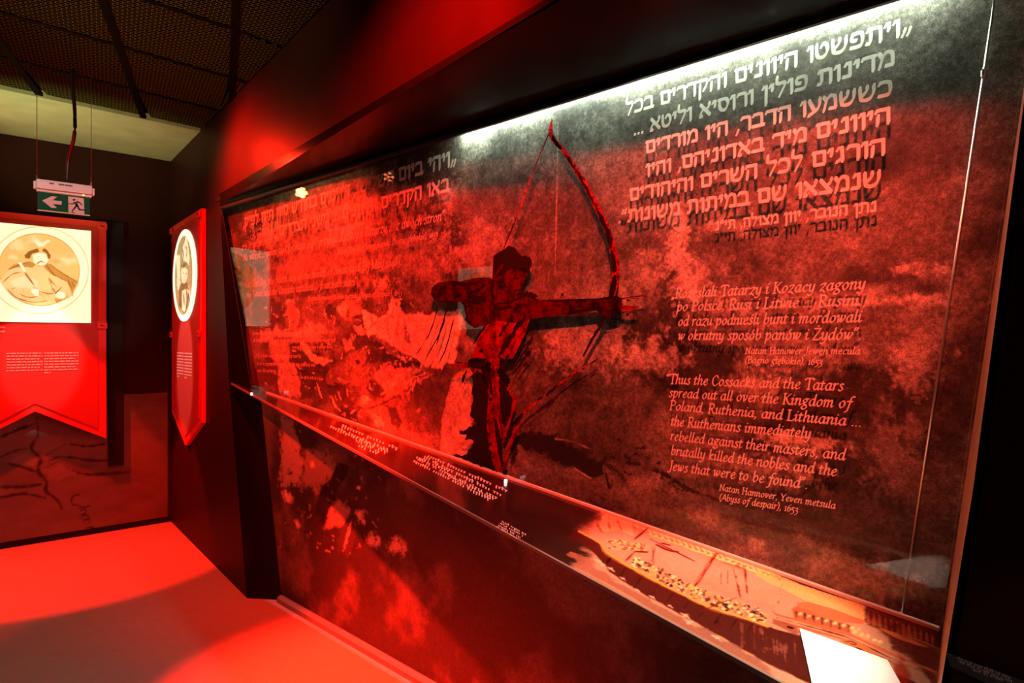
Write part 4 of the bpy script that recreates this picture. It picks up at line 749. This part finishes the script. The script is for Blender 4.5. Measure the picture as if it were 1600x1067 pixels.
P.stroke(E_(.85, .45, .17), hull_top[1:], 24, taper=.6)
P.stroke(E_(.35, .12, .07), [(x, y + 17) for x, y in hull_top[2:]], 7, taper=.6)
for x in range(260, 1440, 120):
    y = np.interp(x, [p[0] for p in hull_top], [p[1] for p in hull_top]); P.stroke(E_(.06, .015, .015), [(x, y + 25), (x - 50, y + 95)], 6)
for (x, y), r in (((175, 470), 16), ((205, 500), 14), ((262, 525), 15), ((355, 600), 13), ((465, 688), 10), ((580, 742), 12), ((710, 806), 12), ((830, 880), 22), ((860, 935), 24), ((1070, 1050), 18)):
    P.blob(E_(.9, .6, .5), (x, y), r * 1.5, r, .95, .4); P.stroke(E_(.9, .6, .5), [(x - r * 2, y - r), (x, y), (x + r * 2, y + r * 1.6)], 7)
rs = random.Random(5)
for i in range(330):                                      # crowd on deck
    x = rs.uniform(430, 1440); y = np.interp(x, [p[0] for p in hull_top], [p[1] for p in hull_top]) - rs.uniform(14, 105)
    c = rs.choice([E_(.85, .62, .22), E_(.80, .48, .24), E_(.2, .10, .08), E_(.9, .74, .50), E_(.30, .14, .10), E_(.62, .30, .16), E_(.12, .07, .06)])
    r = rs.uniform(8, 20); an = rs.uniform(-1.2, 1.2); P.stroke(c, [(x - r * math.cos(an), y - r * math.sin(an)), (x, y), (x + r * math.cos(an), y + r * math.sin(an))], r * 1.1, soft=.0014, rough=.002, a=.9)
for i in range(110):                                      # crowd in the small boats behind
    x = rs.uniform(240, 540); y = 330 + (x - 240) * .14 + rs.uniform(-30, 40); c = rs.choice([E_(.85, .62, .30), E_(.3, .14, .10), E_(.8, .5, .3)]); r = rs.uniform(7, 15)
    P.stroke(c, [(x - r, y), (x, y - r * .3), (x + r, y + r * .3)], r, soft=.0014, rough=.002, a=.85)
for s_, ww in (([(552, 212), (440, 305)], 17), ([(1078, 388), (990, 520), (900, 660)], 26), ([(372, 470), (452, 392)], 14), ([(450, 396), (545, 400)], 14), ([(580, 360), (590, 500)], 4), ([(600, 360), (570, 480)], 4), ([(1265, 480), (1300, 720)], 4), ([(1190, 520), (1250, 760)], 4), ([(1100, 560), (1100, 640)], 4), ([(1150, 540), (1150, 640)], 4), ([(950, 850), (1080, 790), (1220, 745)], 9), ([(560, 300), (760, 400), (900, 470)], 9), ([(600, 340), (700, 385), (780, 400)], 16), ([(640, 330), (720, 350)], 12)):
    P.stroke(E_(.28, .06, .05), s_, ww, rough=.002, taper=.7)
P.stroke(E_(.7, .3, .2), [(1070, 392), (975, 535), (905, 640)], 7)
P.zoom(1150, 860, 4.571)
P.poly(E_(.86, .56, .28), [(150, 100), (330, 190), (600, 290), (860, 370), (930, 400), (930, 500), (700, 440), (480, 350), (300, 260), (150, 180)], .004, .01, .85)
for x in range(190, 900, 40):
    y = 165 + (x - 190) * .36; P.stroke(E_(.55, .26, .12), [(x, y), (x + 24, y - 12), (x + 40, y + 18)], 9, a=.8)
P.poly(E_(.22, .05, .04), [(925, 405), (1030, 440), (1460, 600), (1440, 1000), (1250, 800), (1140, 700), (1050, 560), (920, 500)], .01, .03, .9)
for x in range(940, 1440, 42): P.stroke(E_(.62, .26, .14), [(x, 430 + (x - 940) * .36), (x + 6, 520 + (x - 940) * .38)], 15, a=.7)
P.stroke(E_(.7, .3, .16), [(1040, 560), (1200, 630), (1370, 690)], 26); P.stroke(E_(.55, .22, .12), [(1180, 610), (1300, 640), (1440, 700)], 16)
P.poly(E_(.80, .28, .16), [(430, 372), (520, 368), (700, 420), (920, 500), (905, 522), (750, 512), (580, 460), (440, 395)], .003, .006)
P.poly(E_(.50, .20, .12), [(400, 420), (440, 395), (580, 460), (750, 512), (830, 535), (820, 610), (620, 560), (410, 480)], .003, .006, .9)
for x in range(430, 820, 62):
    y = 430 + (x - 430) * .27; P.blob(E_(.9, .68, .36), (x + 30, y + 22), 24, 20, .95, .5); P.stroke(E_(.18, .05, .04), [(x, y), (x, y + 50)], 9)
P.stroke(E_(.68, .24, .13), [(262, 430), (300, 462), (450, 500), (650, 555), (820, 605), (1100, 735), (1430, 870)], 22, taper=.7)
P.stroke(E_(.25, .06, .05), [(290, 480), (450, 522), (650, 578), (820, 630), (1100, 765), (1420, 900)], 9, taper=.7)
P.stroke(E_(.62, .22, .12), [(300, 500), (450, 545), (650, 600), (820, 655), (1100, 790)], 16, taper=.7)
P.poly(E_(.40, .14, .09), [(270, 490), (440, 545), (440, 612), (260, 520)], .004, .006, .8); P.stroke(E_(.1, .03, .03), [(365, 545), (410, 555)], 14)
P.poly(E_(.62, .28, .14), [(735, 640), (800, 628), (900, 660), (990, 720), (980, 760), (860, 720), (760, 680)], .004, .006, .9); P.stroke(E_(.3, .1, .06), [(770, 650), (830, 650), (860, 670), (820, 670)], 8); P.stroke(E_(.2, .05, .04), [(850, 690), (910, 715)], 12)
for x, y in ((850, 580), (900, 600), (940, 610), (990, 640), (1030, 650), (880, 560)): P.blob(E_(.85, .62, .34), (x, y), 26, 22, .95, .6)
P.poly(E_(.45, .06, .04), [(1140, 720), (1240, 780), (1230, 1000), (1120, 980)], .01, .02, .8)
for s_ in ([(330, 240), (300, 380)], [(60, 70), (80, 300)], [(0, 180), (30, 340)]): P.stroke(E_(.28, .06, .05), s_, 5, taper=.8)
for i in range(26):
    x = rs.uniform(0, 420); P.stroke(E_(.5, .2, .15), [(x, 480 + x * .35 + rs.uniform(0, 160)), (x + rs.uniform(-5, 12), 500 + x * .35 + rs.uniform(30, 190))], 3, a=.6)
P.C = P.C ** 1.55
root = thing('display_shelf', 'long sloping red-lit shelf under the glass, printed with a crowded old boat', 'shelf', SH.at(2, .1))
keepS = [(-.405, wall_t(-.42)), (-.05, -.010), (3.655, -.010), (3.655, wall_t(3.66))]
P.build('printed_top', M_shelfprint, [(s, t) for s, t in [(-.42, wall_t(-.42) - .002), (-.02, -.010), (3.66, -.010), (3.66, wall_t(3.66))]], root)
mb = MB()
a = SH.at(-.42, wall_t(-.42)); b = SH.at(3.66, wall_t(3.66)); nb = np.array([0, 0, -1.0])
mb.prism([SH.at(-.42, wall_t(-.42), -.003), SH.at(-.02, -.012, -.003), SH.at(3.66, -.012, -.003), SH.at(3.66, wall_t(3.66), -.003)], (0, 0, -.012))
mb.build('board', M_black, root)
mb = MB(); mb.prism([a + [.001, 0, .001], b + [.001, 0, .001], b + [-.006, 0, .001], a + [-.006, 0, .001]], (0, 0, -.011))
mb.build('front_edge', mat('satin_edge', (.22, .18, .17), .3, .5), root)
mb = MB()
for i, (p, q) in enumerate([((534, 667), (620, 703)), ((528, 672), (606, 706)), ((516, 668), (602, 708)), ((556, 690), (596, 711)), ((560, 698), (590, 711))]): scribble(mb, SH, p, q, 5, .0012, seed=i)
mb.build('caption_lettering', M_caption, root); mb = MB()
for i, (p, q) in enumerate([((668, 714), (793, 770)), ((662, 716), (783, 776)), ((652, 719), (775, 780)), ((646, 722), (762, 781)), ((700, 745), (770, 781)), ((650, 716), (700, 738))]): scribble(mb, SH, p, q, 5, .0012, seed=20 + i)
mb.build('caption_lettering', M_caption, root); mb = MB()
for i, (p, q) in enumerate([((784, 816), (823, 838)), ((781, 819), (818, 839)), ((778, 822), (812, 841)), ((776, 824), (806, 842))]): scribble(mb, SH, p, q, 3.5, .0012, seed=40 + i)
mb.build('caption_lettering', M_caption, root)
M_pin = mat('strip_glint', (.9, .9, .9), .3, emit=(1, .9, 1), es=4)  # pins glow in place of the light strip's reflection on them
for u, v in ((393, 613), (790, 750)): 
    c = SH.px(u, v + 4, .0); mb = MB(); mb.tube([c, c + SH.n * .012], .006, 10); mb.build('pin', M_pin, root)

# ------------------------------------------------------------------ sheet of paper on the shelf
pa, pb = SH.px(1249, 985, .004), SH.px(1386, 1035, .004); e = unit(pb - pa); f = SH.t - e * np.dot(SH.t, e); f = unit(f)
q0 = SH.trace(1267, 1067); pc = SH.px(1267, 1067, .004); pd = SH.px(1404, 1067, .004)
fl = pc + unit(pc - pa) * .12; fr = pd + unit(pd - pb) * .05; fr2 = fl + (pb - pa) * 1.12
grid = MB(); c4 = [pa, pb, pd, fr2, fl]
mb = MB(); mb.prism([p + SH.n * .001 for p in c4], SH.n * .0012)
tag(mb.build('paper_sheet', mat('white_paper', (.86, .84, .82), .7)), 'blank white paper sheet lying on the boat print at the near shelf end', 'paper')

# ------------------------------------------------------------------ thin steel rod in the case
root = thing('steel_rod', 'thin slanting steel rod rising behind the glass near its right edge', 'rod', MU.px(1410, 960))
pb_ = MU.trace(1410, 962); pt_ = MU.trace(1562, -45)
mb = MB(); mb.tube([MU.at(*pb_, .012), MU.at(*pt_, .012)], .0028, 10); mb.build('rod', M_steel, root, smooth=True)
mb = MB(); mb.tube([MU.at(*pb_, .012) - [0, 0, .006], MU.at(*pb_, .012) + [0, 0, .012]], [.008, .006], 12); mb.build('foot', M_steel, root)
mb = MB(); z_ = MU.trace(1538, 118); mb.box(MU.at(*z_, .012), MU.s * .012, ND * .02, (0, 0, .02)); mb.build('clip', M_steel, root, bevel=.003)

# ------------------------------------------------------------------ exit sign
q = lambda u, v: SG.px(u, v)
zo_s = (20, 240, 8.894); sp = lambda x, y, off=0: SG.px(zo_s[0] + x / zo_s[2], zo_s[1] + y / zo_s[2], off)
root = thing('exit_sign', 'hanging green exit sign with white arrow and running figure under a white lamp housing', 'exit sign', (.325, 4.5, 2.54))
mb = MB(); mb.box((.325, 4.53, 2.5), (.292, 0, 0), (0, .06, 0), (0, 0, .068)); mb.build('housing', M_white, root, bevel=.014)
mb = MB(); mb.box((.3225, 4.525, 2.409), (.25, 0, 0), (0, .008, 0), (0, 0, .108)); mb.build('sign_panel', mat('sign_green', (.002, .10, .042), .5, .1), root)
mb = MB(); f4 = .0205 - .025
M_signw = mat('sign_white', (.70, .55, .52), .5)
fx = lambda x, y: np.array([np.interp(x, [345, 1075], [.1985, .447]), 4.5202, np.interp(y - (x - 345) * .093, [530, 785], [2.461, 2.356])])
mb.face([fx(*p) for p in [(405, 650), (540, 585), (612, 592), (548, 642), (676, 655), (670, 706), (548, 694), (612, 752), (530, 750)]][::-1]); mb.build('arrow', M_signw, root)
mb = MB(); mb.face([fx(*p) for p in [(766, 580), (990, 604), (1000, 838), (770, 812)]][::-1]); mb.build('doorway', M_signw, root)
man = MB(); g4 = lambda x, y: fx(x, y) - [0, .0004, 0]
def limb(pts, ww):
    for (x0, y0), (x1, y1), a, b in zip(pts, pts[1:], ww, ww[1:]):
        d = np.array([x1 - x0, y1 - y0], float); d /= np.linalg.norm(d); nn = np.array([-d[1], d[0]])
        man.face([g4(*(np.array((x0, y0)) + nn * a)), g4(*(np.array((x1, y1)) + nn * b)), g4(*(np.array((x1, y1)) - nn * b)), g4(*(np.array((x0, y0)) - nn * a))])
        man.face([g4(x1 + b * math.cos(k_), y1 + b * math.sin(k_)) for k_ in np.linspace(0, 6.28, 12, endpoint=False)])
man.face([g4(850 + 22 * math.cos(k_), 630 + 16 * math.sin(k_)) for k_ in np.linspace(0, 6.28, 16, endpoint=False)])
limb([(868, 662), (890, 710)], [26, 18]); limb([(862, 660), (830, 690), (775, 686)], [10, 8, 6]); limb([(885, 655), (930, 668), (965, 705)], [12, 9, 7]); limb([(890, 705), (860, 745), (820, 795)], [15, 12, 9]); limb([(895, 710), (925, 768), (1000, 775), (1022, 788)], [16, 12, 9, 6]); limb([(820, 808), (860, 818)], [6, 4])
man.build('running_figure', mat('sign_dark_green', (.003, .02, .012), .5), root)
mb = MB(); mb.box((.3225, 4.52, 2.356), (.252, 0, 0), (0, .014, 0), (0, 0, .004)); mb.build('lower_edge', mat('acrylic_edge', (.75, .7, .5), .3), root)
mb = MB(); mb.disc((.415, 4.498, 2.470), (.004, 0, 0), (0, 0, .004), 12); mb.build('indicator', mat('amber_led', (.9, .7, .1), .4, emit=(1, .75, .1), es=3), root)
mb = MB()
for x0, w0 in ((.262, .022), (.308, .028), (.343, .036)): mb = MB(); mb.box((x0, 4.4994, 2.515), (w0, 0, 0), (0, .0006, 0), (0, 0, .009)); mb.build('marking', mat('grey_ink', (.16, .14, .15), .6), root)
for x in (.195, .456):
    mb = MB(); mb.tube([(x, 4.53, 2.53), (x, 4.53, 3.2)], .0018, 6); o = mb.build('wire', M_steel, root)
    mb = MB(); mb.tube([(x, 4.53, 2.53), (x, 4.53, 2.558)], .005, 8); g = mb.build('wire_grip', M_steel); g.parent = o
mb = MB(); mb.tube(smooth([(.365, 4.50, 3.2), (.366, 4.51, 3.08), (.375, 4.53, 2.95), (.372, 4.53, 2.82), (.345, 4.53, 2.68), (.335, 4.53, 2.53)], 5), .010, 10); mb.build('power_cable', M_blackpl, root, smooth=True)

# ------------------------------------------------------------------ banners
def clip(c, ex, ez, n_, root):
    mb = MB(); c = np.asarray(c, float)
    mb.box(c + n_ * .006, ex * .07, ez * .05, n_ * .012); o = mb.build('clip', M_redlight, root, bevel=.003)
    mb = MB(); mb.box(c + n_ * .013, unit(ex * 1 - ez * .3) * .034, unit(ez + ex * .3) * .007, n_ * .002); h = mb.build('clip_slot', M_blackpl); h.parent = o
    return o
def portrait_nobleman(pl):
    P = Paint(pl, np.arange(-.12, .615, .0028), np.arange(1.75, 2.50, .0028), (1.0, .93, .72)); P.zoom(0, 320, 5.333)
    TAN = E_(.86, .66, .32); BR = E_(.38, .22, .07); LB = E_(.66, .46, .18); WH = E_(1, .93, .72)
    oval = [(325 + 338 * math.cos(a), 540 + (-(325 + 338 * math.cos(a)) + 325) * -.04 + 300 * math.sin(a)) for a in np.linspace(0, 6.28, 60, endpoint=False)]
    ring = [(325 + 412 * math.cos(a), 545 + 362 * math.sin(a)) for a in np.linspace(0, 6.29, 61)]
    P.stroke(TAN, ring, 7, soft=.002, rough=.0, taper=1); P.poly(TAN, oval, .003, .0); P.stroke(LB, oval + oval[:1], 6, soft=.002, rough=0, taper=1)
    for c, rx, ry in (((150, 330), 90, 60), ((560, 460), 120, 60), ((120, 440), 60, 30), ((300, 290), 90, 40)): P.blob(E_(.95, .82, .52), c, rx, ry, .8)
    P.blob(LB, (470, 470), 60, 24, .5); P.blob(LB, (580, 430), 50, 20, .4)
    P.poly(E_(.90, .74, .42), [(0, 640), (60, 560), (180, 490), (260, 470), (330, 520), (400, 480), (560, 600), (660, 660), (600, 760), (470, 820), (300, 838), (140, 780), (40, 700)], .004, .004)
    P.poly(LB, [(60, 540), (110, 500), (250, 468), (300, 500), (270, 525), (160, 520)], .003, .006); P.poly(LB, [(385, 480), (420, 490), (560, 590), (650, 640), (600, 760), (560, 640), (440, 590), (370, 520)], .003, .008)
    for s_ in ([(380, 490), (450, 580), (560, 640)], [(420, 500), (520, 570), (640, 640)], [(70, 540), (150, 505), (250, 475)], [(400, 590), (430, 640), (480, 690)], [(20, 650), (100, 580), (180, 560)], [(100, 700), (160, 680), (270, 680)], [(150, 740), (240, 770), (330, 760)], [(130, 770), (260, 810), (400, 800)], [(60, 700), (120, 760), (200, 800)], [(430, 680), (470, 740), (520, 780)], [(330, 720), (400, 740), (450, 735)], [(560, 620), (600, 700)], [(600, 640), (620, 690)]): P.stroke(BR, s_, 7, rough=.003, a=.8)
    for i in range(26): x = 90 + i * 20; P.stroke(LB, [(x, 690 + (i * 37) % 60), (x + 26, 740 + (i * 23) % 60)], 5, rough=.002, a=.7)
    P.poly(WH, [(150, 480), (180, 480), (220, 560), (200, 560)], .003, .003); P.poly(E_(.97, .86, .60), [(80, 640), (200, 590), (330, 640), (300, 690), (120, 690)], .006, .006, .8)
    P.stroke(BR, [(205, 560), (240, 610), (285, 670)], 15, rough=.003); P.stroke(LB, [(215, 570), (300, 700)], 7)
    P.poly(WH, [(270, 420), (320, 398), (385, 410), (405, 450), (385, 495), (330, 510), (285, 480)], .006, .004)
    P.poly(BR, [(205, 420), (240, 385), (320, 360), (330, 395), (270, 405), (250, 450), (215, 445)], .004, .006, .85); P.poly(BR, [(352, 385), (365, 360), (400, 385), (425, 420), (415, 450), (395, 445), (385, 400)], .004, .006, .85)
    P.poly(WH, [(280, 300), (310, 290), (350, 320), (400, 290), (420, 300), (360, 350), (320, 350)], .006, .006, .8)
    P.stroke(LB, [(310, 490), (340, 470), (385, 490)], 9); P.stroke(LB, [(320, 505), (350, 512), (380, 500)], 5); P.stroke(LB, [(310, 435), (330, 430)], 5); P.stroke(LB, [(360, 430), (385, 432)], 5); P.stroke(LB, [(348, 435), (352, 462)], 4)
    P.poly(WH, [(270, 680), (330, 700), (330, 760), (290, 760), (260, 720)], .004, .004); P.stroke(LB, [(270, 690), (320, 705), (330, 760)], 6)
    P.poly(WH, [(480, 720), (540, 730), (550, 770), (500, 785), (460, 760)], .004, .004); P.stroke(BR, [(460, 740), (500, 700), (510, 680)], 9); P.stroke(LB, [(480, 780), (530, 790), (560, 760)], 7)
    P.poly(LB, [(450, 780), (540, 790), (470, 820)], .003, .004); P.stroke(LB, [(395, 600), (420, 650), (440, 720)], 8)
    P.C = P.C ** 1.75
    return P
M_light1 = paint_mat('backlit_print', .5, .2, emit=1.05)
M_light2 = paint_mat('backlit_engraving', .5, .2, emit=.95)
M_pink = mat('pink_lettering', (.80, .40, .36), .5)
def big_banner(T, label):
    root = thing('banner', label, 'banner', T((.253, 6.11, .9)), 'wall banners')
    X0, X1, XC = -.215, .721, .253
    out = [(X0, 2.585), (X1, 2.585), (X1, .80), (XC, 1.056), (X0, .80)]
    def sh(name, poly, y, d, m): mb = MB(); mb.prism([T((x, y, z)) for x, z in poly], np.array(T((0, d, 0))) - np.array(T((0, 0, 0)))); return mb.build(name, m, root)
    sh('frame', out, 6.13, .03, M_redlight)
    ins = [(X0 + .055, 2.535), (X1 - .055, 2.535), (X1 - .055, .885), (XC, 1.118), (X0 + .055, .885)]
    sh('panel', ins, 6.122, .012, M_red)
    mb = MB()
    pl = Plane(T((0, 6.118, 0)), np.array(T((1, 0, 0))) - T((0, 0, 0)), Uv, np.array(T((0, -1, 0))) - T((0, 0, 0)))
    tz = Plane([0, 6.118, 0], [1, 0, 0], Uv, [0, -1, 0])
    for c0 in (.08, .31):
        mb = MB()
        for i in range(7 if c0 < .3 else 8):
            a = (c0, 1.505 - i * .022); b = (c0 + .22 - (.02 if i % 3 == 2 else 0) - (.18 if i == 7 else 0), 1.505 - i * .022)
            rsx = random.Random(i + int(c0 * 100)); x = a[0]
            while x < b[0]:
                w_ = rsx.uniform(.01, .035); mb.face([pl.at(x, a[1]), pl.at(min(x + w_, b[0]), a[1]), pl.at(min(x + w_, b[0]), a[1] + .009), pl.at(x, a[1] + .009)]); x += w_ + .006
        mb.build('text_column', M_pink, root)
    mb = MB()
    for i in range(2): mb.face([pl.at(-.12, 1.70 - i * .03), pl.at(.07, 1.70 - i * .03), pl.at(.07, 1.712 - i * .03), pl.at(-.12, 1.712 - i * .03)])
    mb.build('credit_line', M_pink, root)
    for x, z in ((X1 - .03, 2.545), (X1 - .03, 1.73), (X0 + .03, 2.545), (X0 + .03, 1.73)):
        c_ = np.array(T((x, 6.118, z))); clip(c_, pl.s, Uv, pl.n, root)
    return root, pl
idt = lambda p: np.array(p, float)
r1, pl1 = big_banner(idt, 'wide red swallowtail banner with a backlit fur-hatted portrait, below the exit sign')
tz = Plane([0, 6.112, 0], [1, 0, 0], Uv, [0, -1, 0])
pt = portrait_nobleman(tz); pt.sa = pt.sa
bx = MB(); bx.box((.2425, 6.119, 2.1225), (.715, 0, 0), (0, .012, 0), (0, 0, .735)); bx.build('lightbox', M_white, r1)
o = pt.build('backlit_portrait', M_light1, None, r1)

rc = r1.copy(); COL.objects.link(rc); rc.location = (-2.33, 5.15, .9); rc.rotation_euler = (0, 0, math.pi / 2)
rc['label'] = 'red banner on the opposite wall, its backlit portrait mirrored in the glass'
for ch in list(r1.children):
    d = ch.copy(); COL.objects.link(d); d.parent = rc; d.matrix_parent_inverse = ch.matrix_parent_inverse.copy()
    for g in ch.children: e_ = g.copy(); COL.objects.link(e_); e_.parent = d
n2 = np.array([-1.0, 0, 0])
root = thing('banner', 'red banner with pointed end and oval backlit portrait, left of the glass case', 'banner', (1.18, 5.53, .8), 'wall banners')
def sh2(name, poly, x, d, m): mb = MB(); mb.prism([(x, y, z) for y, z in poly], (d, 0, 0)); return mb.build(name, m, root)
Y0, Y1, YC = 6.04, 5.04, 5.545
sh2('frame', [(Y0, 2.585), (Y1, 2.585), (Y1, 1.0), (YC, .765), (Y0, 1.0)], 1.188, .03, M_redlight)
sh2('panel', [(Y0 - .055, 2.535), (Y1 + .055, 2.535), (Y1 + .055, 1.025), (YC, .835), (Y0 - .055, 1.025)], 1.180, .012, M_red)
ov = lambda ry, rz, x: [(x, YC - .02 + ry * math.cos(a), 2.125 + rz * math.sin(a)) for a in np.linspace(0, 6.283, 64, endpoint=False)]
mb = MB(); mb.prism(ov(.395, .365, 1.172), (.01, 0, 0)); mb.build('lightbox', mat('backlit_white', (1, .95, .8), .5, emit=(1, .92, .70), es=1.15), root)
P = Paint(Plane([1.169, 0, 0], [0, -1, 0], Uv, [-1, 0, 0]), np.arange(-5.86, -5.18, .003), np.arange(1.79, 2.46, .003), (.46, .33, .14)); P.zoom(260, 320, 4.85)
hat = vnoise(P.S, P.T, 90, 5) * .25 + .85; P.C *= hat[..., None]
CR = E_(1, .82, .48); DB = E_(.14, .09, .03)
P.poly(CR, [(70, 380), (104, 380), (104, 560), (84, 560)], .01, .01); P.poly(CR * .95, [(80, 560), (100, 570), (118, 620), (100, 650), (82, 640)], .01, .02)
P.poly(CR, [(142, 250), (158, 244), (162, 300), (176, 400), (172, 460), (150, 430), (120, 420), (122, 330), (130, 295)], .006, .01)
P.stroke(DB, [(120, 320), (128, 380), (122, 430)], 6); P.stroke(DB, [(146, 300), (156, 350), (150, 400)], 4); P.stroke(E_(.5, .35, .14), [(135, 310), (150, 330), (160, 320)], 5); P.stroke(DB, [(130, 300), (142, 250)], 3)
P.blob(DB, (135, 458), 24, 26, .95); P.poly(CR, [(115, 480), (140, 475), (160, 500), (156, 560), (135, 600), (118, 580), (112, 530)], .01, .015)
P.stroke(DB, [(120, 520), (135, 516)], 4); P.stroke(DB, [(145, 520), (155, 522)], 4); P.stroke(E_(.4, .28, .1), [(140, 525), (143, 552)], 3); P.stroke(E_(.35, .2, .08), [(130, 572), (148, 572)], 4)
P.poly(CR * .9, [(165, 600), (190, 690), (180, 730), (150, 640)], .008, .02); P.poly(CR, [(118, 650), (150, 620), (150, 740), (140, 810), (118, 800), (120, 720)], .008, .02)
P.poly(DB * 1.4, [(105, 600), (160, 590), (175, 650), (160, 640), (120, 650), (112, 700), (118, 790), (95, 760), (95, 640)], .008, .02, .9)
for s_ in ([(150, 640), (160, 720), (150, 790)], [(165, 660), (175, 740)], [(130, 660), (136, 760)], [(120, 800), (135, 820), (150, 800)]): P.stroke(DB, s_, 7)
P.build('backlit_portrait', M_light2, [(-y, z) for _, y, z in ov(.30, .315, 0)], root)
mb = MB(); pl = Plane([1.1785, 0, 0], [0, -1, 0], Uv, [-1, 0, 0]); rsx = random.Random(3)
for c0 in (-5.80, -5.53):
    mb = MB()
    for i in range(9):
        x = c0; e_ = c0 + (.24 if i < 8 else .08)
        while x < e_:
            w_ = rsx.uniform(.012, .035); mb.face([pl.at(x, 1.50 - i * .024), pl.at(min(x + w_, e_), 1.50 - i * .024), pl.at(min(x + w_, e_), 1.511 - i * .024), pl.at(x, 1.511 - i * .024)]); x += w_ + .007
    mb.build('text_column', M_pink, root)
for y, z in ((Y0 - .03, 2.545), (Y1 + .03, 2.545), (Y0 - .03, 1.66), (Y1 + .03, 1.66)): clip((1.182, y, z), np.array([0, -1.0, 0]), Uv, n2, root)
# slim black mounts on the back wall beside the big banner
mb = MB(); mb.box((.80, 6.215, 1.58), (.11, 0, 0), (0, .05, 0), (0, 0, 2.05)); tag(mb.build('backing_board', M_skirt, bevel=.004), 'tall slim black board on the back wall, right of the wide banner', 'board')

# ------------------------------------------------------------------ printed map on the lower back wall
P = Paint(Plane([0, 6.236, 0], [1, 0, 0], Uv, [0, -1, 0]), np.arange(-.9, 1.2, .006), np.arange(.05, 1.15, .006), .15)
cl = fbm(P.S * .6, P.T * 1.4, 4, 91, 5); P.C *= (.5 + 1.1 * cl)[..., None]; P.zoom(0, 640, 4.64)
for s_, ww in (([(265, 60), (275, 190), (230, 260), (235, 300), (295, 355), (275, 440), (335, 520), (335, 590), (410, 650), (450, 720)], 26), ([(0, 345), (100, 300), (215, 280)], 14), ([(330, 330), (420, 280), (480, 250)], 12), ([(360, 370), (440, 340), (520, 350)], 10), ([(380, 500), (480, 455), (540, 445)], 8), ([(500, 245), (620, 265), (760, 250)], 16), ([(500, 345), (700, 370), (850, 360)], 18), ([(520, 445), (640, 470), (800, 465), (950, 450)], 18), ([(0, 560), (150, 560), (300, 540)], 26), ([(60, 390), (180, 420), (260, 450)], 26), ([(0, 640), (160, 610), (330, 640)], 20), ([(330, 420), (420, 380)], 7), ([(0, 200), (120, 150), (260, 100)], 18)):
    P.stroke(.012, s_, ww, soft=.01, rough=.012, a=.9)
P.poly(.25, [(60, 370), (200, 300), (270, 360), (250, 410), (120, 395)], .02, .02, .7); P.poly(.24, [(260, 210), (420, 180), (470, 270), (330, 320), (250, 290)], .02, .03, .6); P.poly(.24, [(310, 440), (430, 400), (540, 460), (420, 510), (340, 500)], .02, .03, .6)
for s_ in ([(585, 630), (560, 615), (520, 640), (525, 690), (560, 680)], [(545, 690), (590, 700)], [(560, 720), (640, 700), (660, 695)], [(570, 740), (620, 720), (610, 760), (570, 760)], [(580, 790), (630, 760), (635, 790), (590, 800)], [(600, 815), (650, 790), (640, 820), (620, 830), (660, 810)], [(620, 860), (680, 850), (640, 880)]): P.stroke(.012, s_, 9, soft=.005, rough=.003)
tag(P.build('wall_map', paint_mat('map_print', .55, .3)), 'dark printed map with rivers on the lower back wall under the wide banner', 'map')

# ------------------------------------------------------------------ lamps on the track (seen mirrored in the glass), label on the wall
M_glare = mat('red_led_glare', (1, .2, .1), .4, emit=(1, .30, .10), es=70)
M_led = mat('red_led', (1, .2, .1), .4, emit=(1, .20, .06), es=16)
def lamp(loc, aim, label, M_led=M_led, rl=.012):
    r = thing('spotlight', label, 'spotlight', loc, 'red track spotlights'); d = unit(np.subtract(aim, loc)); a = unit(np.cross(d, [0, 0, 1.0])); b = np.cross(a, d); c = np.array(loc)
    mb = MB(); mb.tube([c - d * .14, c - d * .02, c], [.035, .055, .058], 20); mb.build('lamp_head', M_blackpl, r, smooth=False)
    for k_ in range(6):
        ph = k_ * 2 * math.pi / 5; o_ = c + d * .002 + (a * math.cos(ph) + b * math.sin(ph)) * (.034 if k_ < 5 else 0)
        mb = MB(); mb.disc(o_, a * rl, b * rl, 12); mb.build('led', M_led, r)
    mb = MB(); mb.tube([c - d * .09, c - d * .09 + [0, 0, .1], [c[0], c[1], 3.2]], .012, 8); mb.build('stem', M_blackpl, r)
lamp((-.35, 4.65, 3.08), (1.2, 3.0, 1.6), 'red six-LED spotlight mirrored as a ring of dots in the glass over the Hebrew heading')
lamp((-.27, 5.80, 3.08), (1.2, 3.7, 1.7), 'red six-LED spotlight mirrored as a bright glow at the left top corner of the glass', M_glare, .022)
root = thing('label_plate', 'small dark label plate with white print on the black wall right of the case', 'label', (1.215, .25, 1.03))
lp = [WX.px(*p) for p in ((1480, 1020), (1640, 1078), (1640, 1110), (1486, 1040))]
mb = MB(); mb.prism([p + [-.004, 0, 0] for p in lp], (.004, 0, 0)); mb.build('plate', mat('dark_plate', (.05, .05, .05), .4), root)
mb = MB(); WXl = WX.shifted(.0045)
for i, (a, b) in enumerate([((1496, 1029), (1578, 1060)), ((1498, 1034), (1580, 1066)), ((1520, 1047), (1566, 1064))]): scribble(mb, WXl, a, b, 4.5, seed=i + 60)
mb.build('lettering', M_caption, root)
